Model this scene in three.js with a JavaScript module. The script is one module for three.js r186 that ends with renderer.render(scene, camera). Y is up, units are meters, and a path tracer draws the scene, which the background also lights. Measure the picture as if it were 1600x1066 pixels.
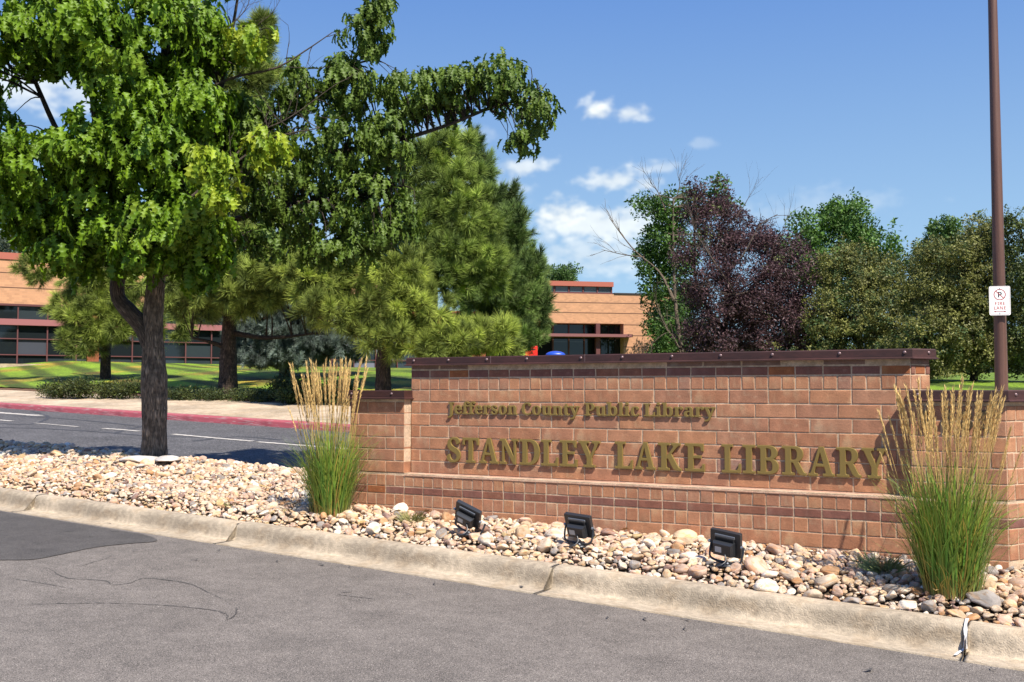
import * as THREE from 'three';
import { mergeGeometries } from 'three/addons/utils/BufferGeometryUtils.js';
import { ImprovedNoise } from 'three/addons/math/ImprovedNoise.js';
import { FontLoader } from 'three/addons/loaders/FontLoader.js';
import { TextGeometry } from 'three/addons/geometries/TextGeometry.js';
import { RoundedBoxGeometry } from 'three/addons/geometries/RoundedBoxGeometry.js';

// ------------------------------------------------------------------ camera, exposure, sun, sky
const EYE = 1.4, F = 1605, PITCH = 0.0488;                       // eye height (m), focal length in photo pixels, tilt up
const scene = new THREE.Scene();
const camera = new THREE.PerspectiveCamera(2 * Math.atan(533 / F) * 180 / Math.PI, 1024 / 682, 0.1, 3000);
camera.position.set(0, EYE, 0); camera.rotation.x = PITCH;
const renderer = new THREE.WebGLRenderer({ antialias: true });
renderer.setSize(1024, 682);
renderer.toneMapping = THREE.LinearToneMapping; renderer.toneMappingExposure = 1.65;
renderer.shadowMap.enabled = true;
const SUN = new THREE.Vector3(1.135, 2.75, 1.79).normalize();
const sun = new THREE.DirectionalLight(new THREE.Color(1.0, 0.93, 0.82), 5.0);
sun.name = 'sun'; sun.position.copy(SUN).multiplyScalar(120); sun.castShadow = true; sun.shadow.radius = 1;
Object.assign(sun.shadow.camera, { left: -60, right: 60, top: 60, bottom: -60, near: 1, far: 300 });
sun.shadow.mapSize.set(4096, 4096);
scene.add(sun); scene.add(sun.target);

// ------------------------------------------------------------------ small tools
function mulberry(a) { return () => { a = (a + 0x6d2b79f5) | 0; let t = Math.imul(a ^ (a >>> 15), 1 | a); t = (t + Math.imul(t ^ (t >>> 7), 61 | t)) ^ t; return ((t ^ (t >>> 14)) >>> 0) / 4294967296; }; }
const perlin = new ImprovedNoise();
const lerp = THREE.MathUtils.lerp, clamp = THREE.MathUtils.clamp, smooth = THREE.MathUtils.smoothstep;
const V = (x, y, z) => new THREE.Vector3(x, y, z);
const fbm = (x, y, z, o = 4) => { let s = 0, a = 0.5; for (let i = 0; i < o; i++) { s += a * perlin.noise(x, y, z); x *= 2.03; y *= 2.03; z *= 2.03; a *= 0.5; } return s; };
function hash(x, y, s) { let h = Math.imul(x, 374761393) + Math.imul(y, 668265263) + Math.imul(s, 2147483647 ^ 0x5bd1e995); h = Math.imul(h ^ (h >>> 13), 1274126177); return ((h ^ (h >>> 16)) >>> 0) / 4294967296; }
function tn(x, y, p, s) {                                         // value noise that tiles with period p
  const xi = Math.floor(x), yi = Math.floor(y), fx = x - xi, fy = y - yi, u = fx * fx * (3 - 2 * fx), v = fy * fy * (3 - 2 * fy), m = (a) => ((a % p) + p) % p;
  const a = hash(m(xi), m(yi), s), b = hash(m(xi + 1), m(yi), s), c = hash(m(xi), m(yi + 1), s), d = hash(m(xi + 1), m(yi + 1), s);
  return lerp(lerp(a, b, u), lerp(c, d, u), v);
}
const tfbm = (u, v, p, s, o = 4) => { let r = 0, a = 0.5, t = 0; for (let i = 0; i < o; i++) { r += a * tn(u * p, v * p, p, s + i); t += a; a *= 0.5; p *= 2; } return r / t; };
function tex(n, fn, srgb = true, m = n) {
  const d = new Uint8Array(n * m * 4);
  for (let j = 0; j < m; j++) for (let i = 0; i < n; i++) {
    const c = fn(i / n, j / m, i, j), o = (j * n + i) * 4;
    if (typeof c === 'number') d[o] = d[o + 1] = d[o + 2] = clamp(c, 0, 1) * 255;
    else { d[o] = clamp(c[0], 0, 1) * 255; d[o + 1] = clamp(c[1], 0, 1) * 255; d[o + 2] = clamp(c[2], 0, 1) * 255; }
    d[o + 3] = 255;
  }
  const t = new THREE.DataTexture(d, n, m); t.wrapS = t.wrapT = THREE.RepeatWrapping; t.magFilter = THREE.LinearFilter; t.minFilter = THREE.LinearMipmapLinearFilter; t.generateMipmaps = true;
  if (srgb) t.colorSpace = THREE.SRGBColorSpace;
  t.needsUpdate = true; return t;
}
const L = (r, g, b) => new THREE.Color().setRGB(r, g, b);
const std = (o) => new THREE.MeshStandardMaterial({ roughness: 0.9, side: THREE.DoubleSide, ...o });
const rep = (t, x, y = x) => { const c = t.clone(); c.repeat.set(x, y); c.needsUpdate = true; return c; };
const names = {};
function numbered(n) { const k = names[n] = (names[n] ?? -1) + 1; return k ? n + '_' + String(k).padStart(3, '0') : n; }
function tag(o, label, category, group) { o.userData.label = label; o.userData.category = category; if (group) o.userData.group = group; return o; }
function put(name, geo, mat, parent = scene) {
  const m = new THREE.Mesh(geo, mat); m.name = parent === scene ? numbered(name) : name; m.castShadow = m.receiveShadow = true; parent.add(m); return m;
}
function struct(name, geo, mat, parent = scene) { const m = put(name, geo, mat, parent); m.userData.kind = 'structure'; return m; }
function thing(name, label, category, pos, group) { const g = new THREE.Group(); g.name = numbered(name); g.position.copy(pos); scene.add(g); return tag(g, label, category, group); }
function copies(name, geo, mat, list, parent) {                  // list of {m: Matrix4, c: Color}
  const im = new THREE.InstancedMesh(geo, mat, list.length); im.name = name; im.castShadow = im.receiveShadow = true;
  list.forEach((q, i) => { im.setMatrixAt(i, q.m); im.setColorAt(i, q.c); });
  im.userData.kind = 'stuff'; parent.add(im); return im;
}
class MB {                                                        // mesh builder
  constructor() { this.p = []; this.t = []; this.i = []; this.c = []; }
  v(x, y, z, u = 0, w = 0, c) { this.p.push(x, y, z); this.t.push(u, w); if (c) this.c.push(c[0], c[1], c[2]); return this.p.length / 3 - 1; }
  tri(a, b, c) { this.i.push(a, b, c); }
  quad(a, b, c, d) { this.i.push(a, b, c, a, c, d); }
  face(A, B, C, D, s = 1) {                                       // a flat quad with uv in metres
    const w = A.distanceTo(B) * s, h = A.distanceTo(D) * s;
    this.quad(this.v(A.x, A.y, A.z, 0, 0), this.v(B.x, B.y, B.z, w, 0), this.v(C.x, C.y, C.z, w, h), this.v(D.x, D.y, D.z, 0, h));
  }
  box(x0, y0, z0, x1, y1, z1) {
    const q = (x, y, z) => V(x, y, z);
    this.face(q(x0, y0, z1), q(x1, y0, z1), q(x1, y1, z1), q(x0, y1, z1)); this.face(q(x1, y0, z0), q(x0, y0, z0), q(x0, y1, z0), q(x1, y1, z0));
    this.face(q(x1, y0, z1), q(x1, y0, z0), q(x1, y1, z0), q(x1, y1, z1)); this.face(q(x0, y0, z0), q(x0, y0, z1), q(x0, y1, z1), q(x0, y1, z0));
    this.face(q(x0, y1, z1), q(x1, y1, z1), q(x1, y1, z0), q(x0, y1, z0)); this.face(q(x0, y0, z0), q(x1, y0, z0), q(x1, y0, z1), q(x0, y0, z1)); return this;
  }
  tube(pts, rad, sides = 6, bump) {                               // tapered tube through points
    let n0 = V(1, 0, 0), rows = [], len = 0;
    for (let k = 0; k < pts.length; k++) {
      const d = pts[Math.min(k + 1, pts.length - 1)].clone().sub(pts[Math.max(k - 1, 0)]).normalize();
      n0 = n0.sub(d.clone().multiplyScalar(n0.dot(d))); if (n0.lengthSq() < 1e-6) n0 = V(0.3, 0.2, 1).cross(d); n0.normalize();
      const b = d.clone().cross(n0); if (k) len += pts[k].distanceTo(pts[k - 1]);
      const row = [];
      for (let s = 0; s <= sides; s++) {
        const a = (s % sides) / sides * Math.PI * 2; let r = typeof rad === 'function' ? rad(k / (pts.length - 1)) : rad[k];
        if (bump) r += bump(a, len, r);
        const q = pts[k].clone().addScaledVector(n0, Math.cos(a) * r).addScaledVector(b, Math.sin(a) * r);
        row.push(this.v(q.x, q.y, q.z, s / sides, len));
      }
      rows.push(row);
    }
    for (let k = 0; k + 1 < rows.length; k++) for (let s = 0; s < sides; s++) this.quad(rows[k][s], rows[k][s + 1], rows[k + 1][s + 1], rows[k + 1][s]);
    return this;
  }
  geo(flat) {
    const g = new THREE.BufferGeometry(); g.setAttribute('position', new THREE.Float32BufferAttribute(this.p, 3)); g.setAttribute('uv', new THREE.Float32BufferAttribute(this.t, 2));
    if (this.c.length) g.setAttribute('color', new THREE.Float32BufferAttribute(this.c, 3));
    g.setIndex(this.i); const r = flat ? g.toNonIndexed() : g; r.computeVertexNormals(); return r;
  }
}
const curve = (pts, n) => new THREE.CatmullRomCurve3(pts, false, 'centripetal').getPoints(n);

// ------------------------------------------------------------------ the lie of the land: u runs along the sign to the right, b away from it
const TH = 1.0702, DU = [Math.sin(TH), -Math.cos(TH)], DB = [Math.cos(TH), Math.sin(TH)], OX = -0.917, OZ = 9.328, OY = EYE - 0.7339;
const toUB = (x, z) => { const a = x - OX, c = -z - OZ; return [a * DU[0] + c * DU[1], a * DB[0] + c * DB[1]]; };
const fromUB = (u, b, y = 0) => V(OX + u * DU[0] + b * DB[0], y, -(OZ + u * DU[1] + b * DB[1]));
const bk = (u) => -1.41 - 0.0585 * (clamp(u, -30, 14) - 2);       // road edge of the near kerb
const PL = (u) => EYE - 1.335 - 0.03 * clamp(u, -60, 20);
const bf = (u) => 9.1 - 0.1575 * (clamp(u, -60, 16) + 7.7);       // road edge of the far kerb
const RR = (u) => EYE - 0.837 - 0.024 * (clamp(u, -60, 20) + 7.7);
const MOUND = [[0.4, 0.11], [0.65, 0.2], [1.3, 0.26], [2.2, 0.36], [2.8, 0.31], [3.4, 0.12], [3.7, 0.04]];
function mound(t) { for (let i = 0; i + 1 < MOUND.length; i++) if (t <= MOUND[i + 1][0]) { const a = MOUND[i], c = MOUND[i + 1]; return lerp(a[1], c[1], clamp((t - a[0]) / (c[0] - a[0]), 0, 1)); } return 0.04; }
const EDGE = 3.7;
function H(u, b) {
  const p = b - bk(u), q = b - bf(u);
  if (p < 0.4) return PL(u);
  if (p < EDGE) return PL(u) + mound(p);
  const r0 = PL(u) + 0.02, r1 = RR(u), span = bf(u) - bk(u) - EDGE;
  if (q < 0) return lerp(r0, r1, clamp((p - EDGE) / span, 0, 1));
  if (q < 3.5) return r1 + 0.15 + 0.075 * q;
  return r1 + 0.41 + (0.1 + 0.0032 * clamp(-u - 30, 0, 30)) * Math.min(q - 3.5, 9) + 0.02 * Math.max(0, Math.min(q - 12.5, 200));
}
const Hxz = (x, z) => H(...toUB(x, z));
function ray(px, py) { const a = (px - 800) / F, b = -(py - 533) / F, c = Math.cos(PITCH), s = Math.sin(PITCH), d = c - b * s; return [a / d, (b * c + s) / d]; }
const at = (px, py, Z) => { const r = ray(px, py); return V(r[0] * Z, EYE + r[1] * Z, -Z); };   // photo pixel and depth to a place
function ground(px, py) { const r = ray(px, py); for (let Z = 3; Z < 140; Z += 0.03) if (EYE + r[1] * Z < Hxz(r[0] * Z, -Z)) return V(r[0] * Z, EYE + r[1] * Z, -Z); return V(r[0] * 140, EYE + r[1] * 140, -140); }
const onGround = (px, Z) => { const x = (px - 800) / F * Z; return V(x, Hxz(x, -Z), -Z); };
function sheet(u0, u1, nu, fb0, fb1, nb, lift, hf = H, s = 1) {   // a strip of ground between two lines b = fb0(u) and b = fb1(u)
  const m = new MB(), id = [];
  for (let i = 0; i <= nu; i++) { id.push([]); for (let j = 0; j <= nb; j++) { const u = lerp(u0, u1, i / nu), b = lerp(fb0(u), fb1(u), j / nb), p = fromUB(u, b, hf(u, b) + lift); id[i].push(m.v(p.x, p.y, p.z, u * s, b * s)); } }
  for (let i = 0; i < nu; i++) for (let j = 0; j < nb; j++) m.quad(id[i][j], id[i + 1][j], id[i + 1][j + 1], id[i][j + 1]);
  return m.geo();
}
function ribbon(pts, w, lift, jitter = 0, rng, fade = false) {     // a thin strip lying on the ground through points
  const m = new MB(); let prev;
  pts.forEach((p, k) => {
    const d = pts[Math.min(k + 1, pts.length - 1)].clone().sub(pts[Math.max(0, k - 1)]).setY(0).normalize(), n = V(-d.z, 0, d.x);
    let h = w / 2 * (rng ? 1 + jitter * (rng() - 0.5) * 2 : 1); if (fade) h *= 0.15 + Math.min(1, 5 * Math.min(k, pts.length - 1 - k) / pts.length);
    const row = [-1, 1].map((s) => { const q = p.clone().addScaledVector(n, s * h); return m.v(q.x, Hxz(q.x, q.z) + lift, q.z, s, k * 0.1); });
    if (prev) m.quad(prev[0], prev[1], row[1], row[0]); prev = row;
  });
  return m.geo();
}

// ------------------------------------------------------------------ sky
{
  const W = 4096, Hh = 2048, d = new Float32Array(W * Hh * 4), c = [];
  const dir = (px, py) => { const r = ray(px, py); return V(r[0], r[1], -1).normalize(); };
  // [px, py, half width px, half height px, strength]
  for (const q of [[934, 177, 31, 22, 1.0], [985, 178, 40, 15, 0.75], [815, 264, 62, 22, 0.7], [962, 284, 70, 26, 0.75], [1035, 262, 30, 12, 0.4], [880, 335, 62, 34, 0.95], [940, 350, 120, 40, 0.8], [1000, 335, 90, 30, 0.6], [930, 400, 190, 40, 0.5], [720, 300, 120, 60, 0.4], [45, 135, 70, 40, 0.7], [140, 150, 60, 30, 0.6], [1095, 225, 22, 9, 0.2], [700, 215, 80, 20, 0.3], [1230, 330, 160, 30, 0.18], [300, 380, 260, 40, 0.3]])
    c.push({ d: dir(q[0], q[1]), a: q[2] / F, b: q[3] / F, s: q[4] });
  const r = mulberry(5);
  for (let i = 0; i < 70; i++) { const az = 0.5 + r() * 5.3, el = 0.06 + 0.5 * r() * r(); c.push({ d: V(Math.sin(az) * Math.cos(el), Math.sin(el), -Math.cos(az) * Math.cos(el)), a: 0.03 + 0.09 * r(), b: 0.012 + 0.02 * r(), s: 0.35 + 0.5 * r() }); }
  for (const q of c) { q.az = Math.atan2(q.d.x, -q.d.z); q.el = Math.asin(q.d.y); }
  for (let j = 0; j < Hh; j++) {
    const el = ((j + 0.5) / Hh - 0.5) * Math.PI;
    const near = c.filter((q) => Math.abs(q.el - el) < q.b * 2.6);
    for (let i = 0; i < W; i++) {
      const lon = (i + 0.5) / W * 2 * Math.PI - Math.PI, x = Math.cos(lon) * Math.cos(el), y = Math.sin(el), z = Math.sin(lon) * Math.cos(el), o = (j * W + i) * 4;
      const e = Math.max(0, y), k = Math.pow(1 - clamp(e / 0.62, 0, 1), 1.7);
      const cosS = x * SUN.x + y * SUN.y + z * SUN.z, glow = 0.25 * Math.pow(Math.max(0, cosS), 6);
      let R = lerp(0.03, 0.392, k) + glow, G = lerp(0.135, 0.57, k) + glow, B = lerp(0.5, 0.754, k) + glow;
      if (near.length) {
        const az = Math.atan2(x, -z); let al = 0;
        let n, n2;
        for (const q of near) {
          let da = az - q.az; if (da > Math.PI) da -= 2 * Math.PI; if (da < -Math.PI) da += 2 * Math.PI;
          const dx = da / q.a, dy = (el - q.el) / q.b * (el < q.el ? 1.25 : 0.95), rr = dx * dx + dy * dy; if (rr > 4.5) continue; n ??= fbm(az * 24, el * 40, 1.7, 5); n2 ??= fbm(az * 80, el * 130, 4.1, 5);
          al = Math.max(al, q.s * smooth(1.05 - Math.sqrt(rr) + n * 1.25 + n2 * 0.85, -0.05, 0.95));
        }
        if (al > 0) { const sh = 0.9 + 0.16 * clamp(0.5 + n * 1.2 + n2 * 0.8, 0, 1), cl = [0.74 * sh, 0.735 * sh, 0.80 * sh]; R = lerp(R, cl[0], al); G = lerp(G, cl[1], al); B = lerp(B, cl[2], al); }
      }
      if (y < 0) { R = 0.2; G = 0.2; B = 0.17; }
      d[o] = R * 0.80 + 0.008; d[o + 1] = G * 0.86; d[o + 2] = B * 0.79; d[o + 3] = 1;
    }
  }
  const t = new THREE.DataTexture(d, W, Hh, THREE.RGBAFormat, THREE.FloatType); t.mapping = THREE.EquirectangularReflectionMapping; t.magFilter = THREE.LinearFilter; t.needsUpdate = true;
  scene.background = t; scene.environment = t;
}

// ------------------------------------------------------------------ textures and materials of the ground
const asphaltTex = tex(1024, (u, v, i, j) => {
  const g = hash(i >> 1, j >> 1, 3), g2 = hash(i, j, 7), f = tfbm(u, v, 5, 11, 5), f2 = tfbm(u, v, 24, 31, 3);
  let k = 0.60 + (f - 0.5) * 0.14 + (f2 - 0.5) * 0.1 + (g - 0.5) * 0.28 + (g2 - 0.5) * 0.2; if (g > 0.94) k += 0.18; if (g < 0.08) k -= 0.2;
  return [k * 1.015, k * 0.985, k * 0.955];
});
const asphaltBump = tex(1024, (u, v, i, j) => 0.5 + (hash(i >> 1, j >> 1, 3) - 0.5) * 0.6 + (hash(i, j, 7) - 0.5) * 0.4, false);
const concreteTex = tex(1024, (u, v, i, j) => {
  const f = tfbm(u, v, 4, 41, 6), f2 = tfbm(u, v, 40, 47, 3), g = hash(i, j, 5), st = tfbm(u * 1, v * 1, 9, 61, 4);
  const k = 0.76 + (f - 0.5) * 0.3 + (f2 - 0.5) * 0.2 + (g - 0.5) * 0.16 - (g < 0.03 ? 0.2 : 0), w = smooth(st, 0.5, 0.75) * 0.12;
  return [k - w * 0.3, k * 0.955 - w * 0.4, k * 0.88 - w * 0.5];
});
const grainBump = tex(512, (u, v, i, j) => 0.5 + (tfbm(u, v, 60, 9, 3) - 0.5) * 0.7 + (hash(i, j, 2) - 0.5) * 0.3, false);
const roadMat = std({ map: rep(asphaltTex, 0.55), bumpMap: rep(asphaltBump, 0.55), bumpScale: 0.004, color: L(0.445, 0.412, 0.385), roughness: 0.95 });
const patchMat = std({ map: rep(asphaltTex, 0.6), bumpMap: rep(asphaltBump, 0.6), bumpScale: 0.002, color: L(0.2, 0.19, 0.185), roughness: 0.88 });
const farRoadMat = std({ map: rep(asphaltTex, 0.11), bumpMap: rep(asphaltBump, 0.5), bumpScale: 0.003, color: L(0.25, 0.255, 0.275), roughness: 0.9 });
const concMat = std({ map: rep(concreteTex, 0.45), bumpMap: rep(grainBump, 1.5), bumpScale: 0.003, color: L(0.80, 0.77, 0.70) });
const kerbMat = std({ map: rep(concreteTex, 0.8, 1.1), bumpMap: rep(grainBump, 2), bumpScale: 0.005, color: L(0.78, 0.705, 0.615) });
const sidewalkMat = std({ map: rep(concreteTex, 0.3), color: L(0.83, 0.72, 0.6) });
const soilMat = std({ map: rep(concreteTex, 1.3), bumpMap: rep(grainBump, 3), bumpScale: 0.02, color: L(0.2, 0.15, 0.11) });
const crackMat = std({ color: L(0.07, 0.064, 0.06), roughness: 1 });
const tarMat = std({ color: L(0.045, 0.046, 0.052), roughness: 0.8 });
const paintMat = std({ map: rep(concreteTex, 1.5), color: L(0.95, 0.98, 1.05), roughness: 0.7 });

// ------------------------------------------------------------------ ground: terrain, roads, kerbs, island, lawn
{
  const m = new MB(), id = [], xs = [], zs = [];
  const sp = (t) => Math.sign(t) * (Math.abs(t) * 90 + Math.pow(Math.abs(t), 4) * 1600);
  for (let i = -60; i <= 60; i++) xs.push(sp(i / 60)); for (let i = -70; i <= 70; i++) zs.push(sp(i / 70));
  for (const x of xs) { const row = []; for (const z of zs) { const [u, b] = toUB(x, z), q = b - bf(u); row.push(m.v(x, Math.min(H(u, b), 9) - (q < 6 ? 0.35 : 0.12), z, x, z)); } id.push(row); }
  for (let i = 0; i + 1 < xs.length; i++) for (let j = 0; j + 1 < zs.length; j++) m.quad(id[i][j], id[i][j + 1], id[i + 1][j + 1], id[i + 1][j]);
  struct('terrain', m.geo(), std({ map: rep(concreteTex, 0.07), color: L(0.1, 0.15, 0.04) }));
}
const rngG = mulberry(77);
const nearRoad = struct('near_road', sheet(-45, 30, 150, () => -45, (u) => bk(u) + 0.02, 60, 0), roadMat);
{
  // smooth dark patch along the gutter at the left
  const edge = [[-60, 880], [0, 877], [50, 876], [90, 869], [150, 857], [200, 851], [243, 847], [240, 842], [222, 836]].map((q) => { const p = ground(q[0], q[1]); return toUB(p.x, p.z); });
  const poly = [...curve(edge.map(([u, b]) => V(u, b, 0)), 60).map((p) => new THREE.Vector2(p.x, Math.min(p.y, bk(p.x) - 0.012))), new THREE.Vector2(-9, bk(-9) - 0.012), new THREE.Vector2(-9, edge[0][1] - 0.3)];
  const pg = new THREE.ShapeGeometry(new THREE.Shape(poly)), pp = pg.attributes.position; for (let i = 0; i < pp.count; i++) { const u = pp.getX(i), b = pp.getY(i), q = fromUB(u, b, H(u, b) + 0.005); pp.setXYZ(i, q.x, q.y, q.z); } pg.computeVertexNormals();
  put('asphalt_patch', pg, patchMat, nearRoad);
  const lines = [[[72, 889], [85, 896], [110, 904], [165, 909], [176, 917], [200, 913], [225, 905], [262, 908], [300, 915], [330, 930], [352, 942]], [[0, 947], [90, 945], [180, 943], [250, 948], [320, 952], [350, 960], [357, 972]], [[125, 886], [150, 878], [172, 873]], [[357, 970], [366, 962], [372, 950]], [[20, 905], [55, 912], [120, 922]], [[520, 930], [560, 934], [585, 938]]];
  lines.forEach((l, k) => put('crack', ribbon(curve(l.map((q) => ground(q[0], q[1]).add(V((rngG() - 0.5) * 0.02, 0, (rngG() - 0.5) * 0.03))), 90).map((p) => p.add(V((rngG() - 0.5) * 0.014, 0, (rngG() - 0.5) * 0.014))), k < 2 ? 0.0075 : 0.005, 0.003, 0.7, rngG, true), crackMat, nearRoad));
  for (let k = 0; k < 26; k++) { const u = lerp(-3, 5, rngG()), b = bk(u) + lerp(-1.2, 0.18, Math.pow(rngG(), 0.5)), p = fromUB(u, b); const a = rngG() * 6; put('twig_litter', ribbon([p, p.clone().add(V(Math.cos(a) * 0.03, 0, Math.sin(a) * 0.03)), p.clone().add(V(Math.cos(a + 0.4) * (0.05 + 0.03 * rngG()), 0, Math.sin(a + 0.4) * 0.06))], 0.008 + 0.008 * rngG(), 0.012, 0.5, rngG), crackMat, nearRoad); }
}
// near kerb with gutter pan, cast in sections
{
  const kerb = new THREE.Group(); kerb.name = 'near_kerb'; kerb.userData.kind = 'structure'; scene.add(kerb);
  const prof = [[-0.004, -0.12], [-0.004, 0.006], [0.06, 0.004], [0.14, 0.004], [0.195, 0.006], [0.216, 0.016], [0.226, 0.04], [0.234, 0.08], [0.242, 0.115], [0.255, 0.138], [0.278, 0.149], [0.33, 0.152], [0.39, 0.15], [0.40, 0.14], [0.40, -0.1]];
  const uOf = (px, py) => { const p = ground(px, py); return toUB(p.x, p.z)[0]; };
  const joints = [-24, -20.5, -17, -13.5, -10, -6.6, -3.75, uOf(332, 852), uOf(838, 930), uOf(1503, 1037), 7.9, 11, 14];
  joints[6] = uOf(22, 801) ;
  for (let k = 0; k + 1 < joints.length; k++) {
    const a = joints[k] + 0.005, b = joints[k + 1] - 0.005, n = 60, m = new MB(), rows = [], dy = (hash(k, 3, 9) - 0.5) * 0.012;
    for (let i = 0; i <= n; i++) {
      const end = Math.min(i, n - i) < 1 ? 1 : 0, u = lerp(a, b, i === 0 ? 0 : i === n ? 1 : (i - 0.6) / (n - 1.2));
      let l = 0; rows.push(prof.map(([p, y], j) => {
        if (j) l += Math.hypot(p - prof[j - 1][0], y - prof[j - 1][1]);
        const w = fbm(u * 1.7, j * 0.31, k, 3) * 0.008 + fbm(u * 14, j * 1.3, 5, 2) * 0.004, sh = j > 1 && j < 13 ? w : 0, in2 = end && j > 4 && j < 13 ? -0.008 : 0;
        const bb = bk(u) + p - sh * 0.6 - in2, q = fromUB(u, bb, PL(u) + y + (j > 4 && j < 13 ? dy : 0) + sh * 0.5 + in2 * 0.7); return m.v(q.x, q.y, q.z, u, l);
      }));
    }
    for (let i = 0; i < n; i++) for (let j = 0; j + 1 < prof.length; j++) m.quad(rows[i][j], rows[i + 1][j], rows[i + 1][j + 1], rows[i][j + 1]);
    for (const e of [0, n]) for (let j = 1; j + 2 < prof.length; j++) m.tri(rows[e][0], rows[e][j], rows[e][j + 1]);
    put('kerb_section', m.geo(), kerbMat, kerb);
  }
  // white sealant smeared down the joint at the right
  const u0 = joints[9], m = new MB(); let prev;
  prof.slice(2, 13).forEach(([p, y], k) => { const w = 0.007 + 0.004 * hash(k, 1, 4), c = u0 + (hash(k, 2, 4) - 0.5) * 0.005 - (k < 3 ? (3 - k) * 0.014 : 0); const row = [-w, w].map((s) => { const q = fromUB(c + s, bk(c) + p - (k > 2 ? 0.012 : 0), PL(c) + y + 0.012); return m.v(q.x, q.y, q.z, s, p); }); if (prev) m.quad(prev[0], row[0], row[1], prev[1]); prev = row; });
  put('joint_sealant', m.geo(), std({ color: L(0.68, 0.68, 0.69), roughness: 0.7 }), kerb);
}
// far road with its painted lines and tar-filled cracks
const farRoad = struct('far_road', sheet(-60, 20, 120, (u) => bk(u) + EDGE - 0.3, (u) => bf(u) + 0.02, 30, 0.0, (u, b) => { const p = Math.max(EDGE, b - bk(u)); return lerp(PL(u) + 0.02, RR(u), clamp((p - EDGE) / (bf(u) - bk(u) - EDGE), 0, 1)); }), farRoadMat);
{
  const seg = (pts, w, mat, name, j = 0, lift = 0.006) => put(name, ribbon(curve(pts.map((q) => ground(q[0], q[1])), 30), w, lift, j, rngG), mat, farRoad);
  for (const [l, w] of [[[[-30, 643], [0, 645.5], [35, 648], [63, 650]], 0.28], [[[-10, 656], [18, 658.5]], 0.14], [[[54, 661.5], [90, 664.5], [122, 667.5]], 0.08], [[[161, 670], [190, 672], [217, 674.5]], 0.13], [[[270, 679], [340, 685.5], [395, 690]], 0.13], [[[402, 691], [440, 694], [500, 699], [560, 704]], 0.13]]) seg(l, w, paintMat, 'painted_line', 0.25, 0.007);
  for (const l of [[[0, 662], [40, 664], [75, 653], [66, 648], [50, 643]], [[-20, 668], [60, 670], [150, 675], [240, 682], [330, 684], [420, 691], [540, 697]], [[180, 677], [215, 668], [250, 662]], [[300, 690], [370, 683], [440, 688]], [[20, 650], [90, 654], [160, 660], [230, 668]]]) seg(l, 0.1, tarMat, 'tar_seam', 0.4, 0.004);
}
// far kerb painted red, the pavement, a strip of bark mulch
{
  const prof = [[-0.01, -0.1], [0, 0.0], [0.012, 0.1], [0.03, 0.14], [0.06, 0.152], [0.2, 0.155], [0.2, -0.1]], prof2 = [[0.2, 0.155], [0.34, 0.16]];
  const run = (pr, mat, name, parent) => {
    const m = new MB(), rows = []; for (let i = 0; i <= 160; i++) { const u = lerp(-60, 20, i / 160); rows.push(pr.map(([p, y], j) => { const q = fromUB(u, bf(u) + p, RR(u) + y); return m.v(q.x, q.y, q.z, u, j * 0.1); })); }
    for (let i = 0; i < 160; i++) for (let j = 0; j + 1 < pr.length; j++) m.quad(rows[i][j], rows[i + 1][j], rows[i + 1][j + 1], rows[i][j + 1]); return struct(name, m.geo(), mat, parent);
  };
  const redTex = tex(512, (u, v, i, j) => { const w = smooth(tfbm(u, v, 14, 71, 5), 0.56, 0.68), k = 0.85 + (tfbm(u, v, 8, 73, 4) - 0.5) * 0.3; return [lerp(0.82, 0.84, w) * k, lerp(0.40, 0.62, w) * k, lerp(0.44, 0.62, w) * k]; });
  run(prof, std({ map: rep(redTex, 0.35, 3), color: L(0.85, 0.85, 0.85), roughness: 0.75 }), 'red_kerb');
  struct('pavement', sheet(-60, 20, 120, (u) => bf(u) + 0.195, (u) => bf(u) + 3.5, 6, 0.0, (u, b) => RR(u) + 0.155 + 0.07 * (b - bf(u) - 0.2)), sidewalkMat);
  struct('mulch_strip', sheet(-60, 20, 160, (u) => bf(u) + 3.48, (u) => bf(u) + 5.2 + 0.2 * Math.sin(u), 10, 0.0, (u, b) => H(u, b) - 0.02 + 0.05 * fbm(u * 3, b * 3, 2) + 0.02 * Math.sin(clamp(b - bf(u) - 3.48, 0, 1.5) * 2)), std({ map: rep(concreteTex, 1.1), bumpMap: rep(grainBump, 3), bumpScale: 0.03, color: L(0.34, 0.2, 0.12) }));
}
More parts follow.
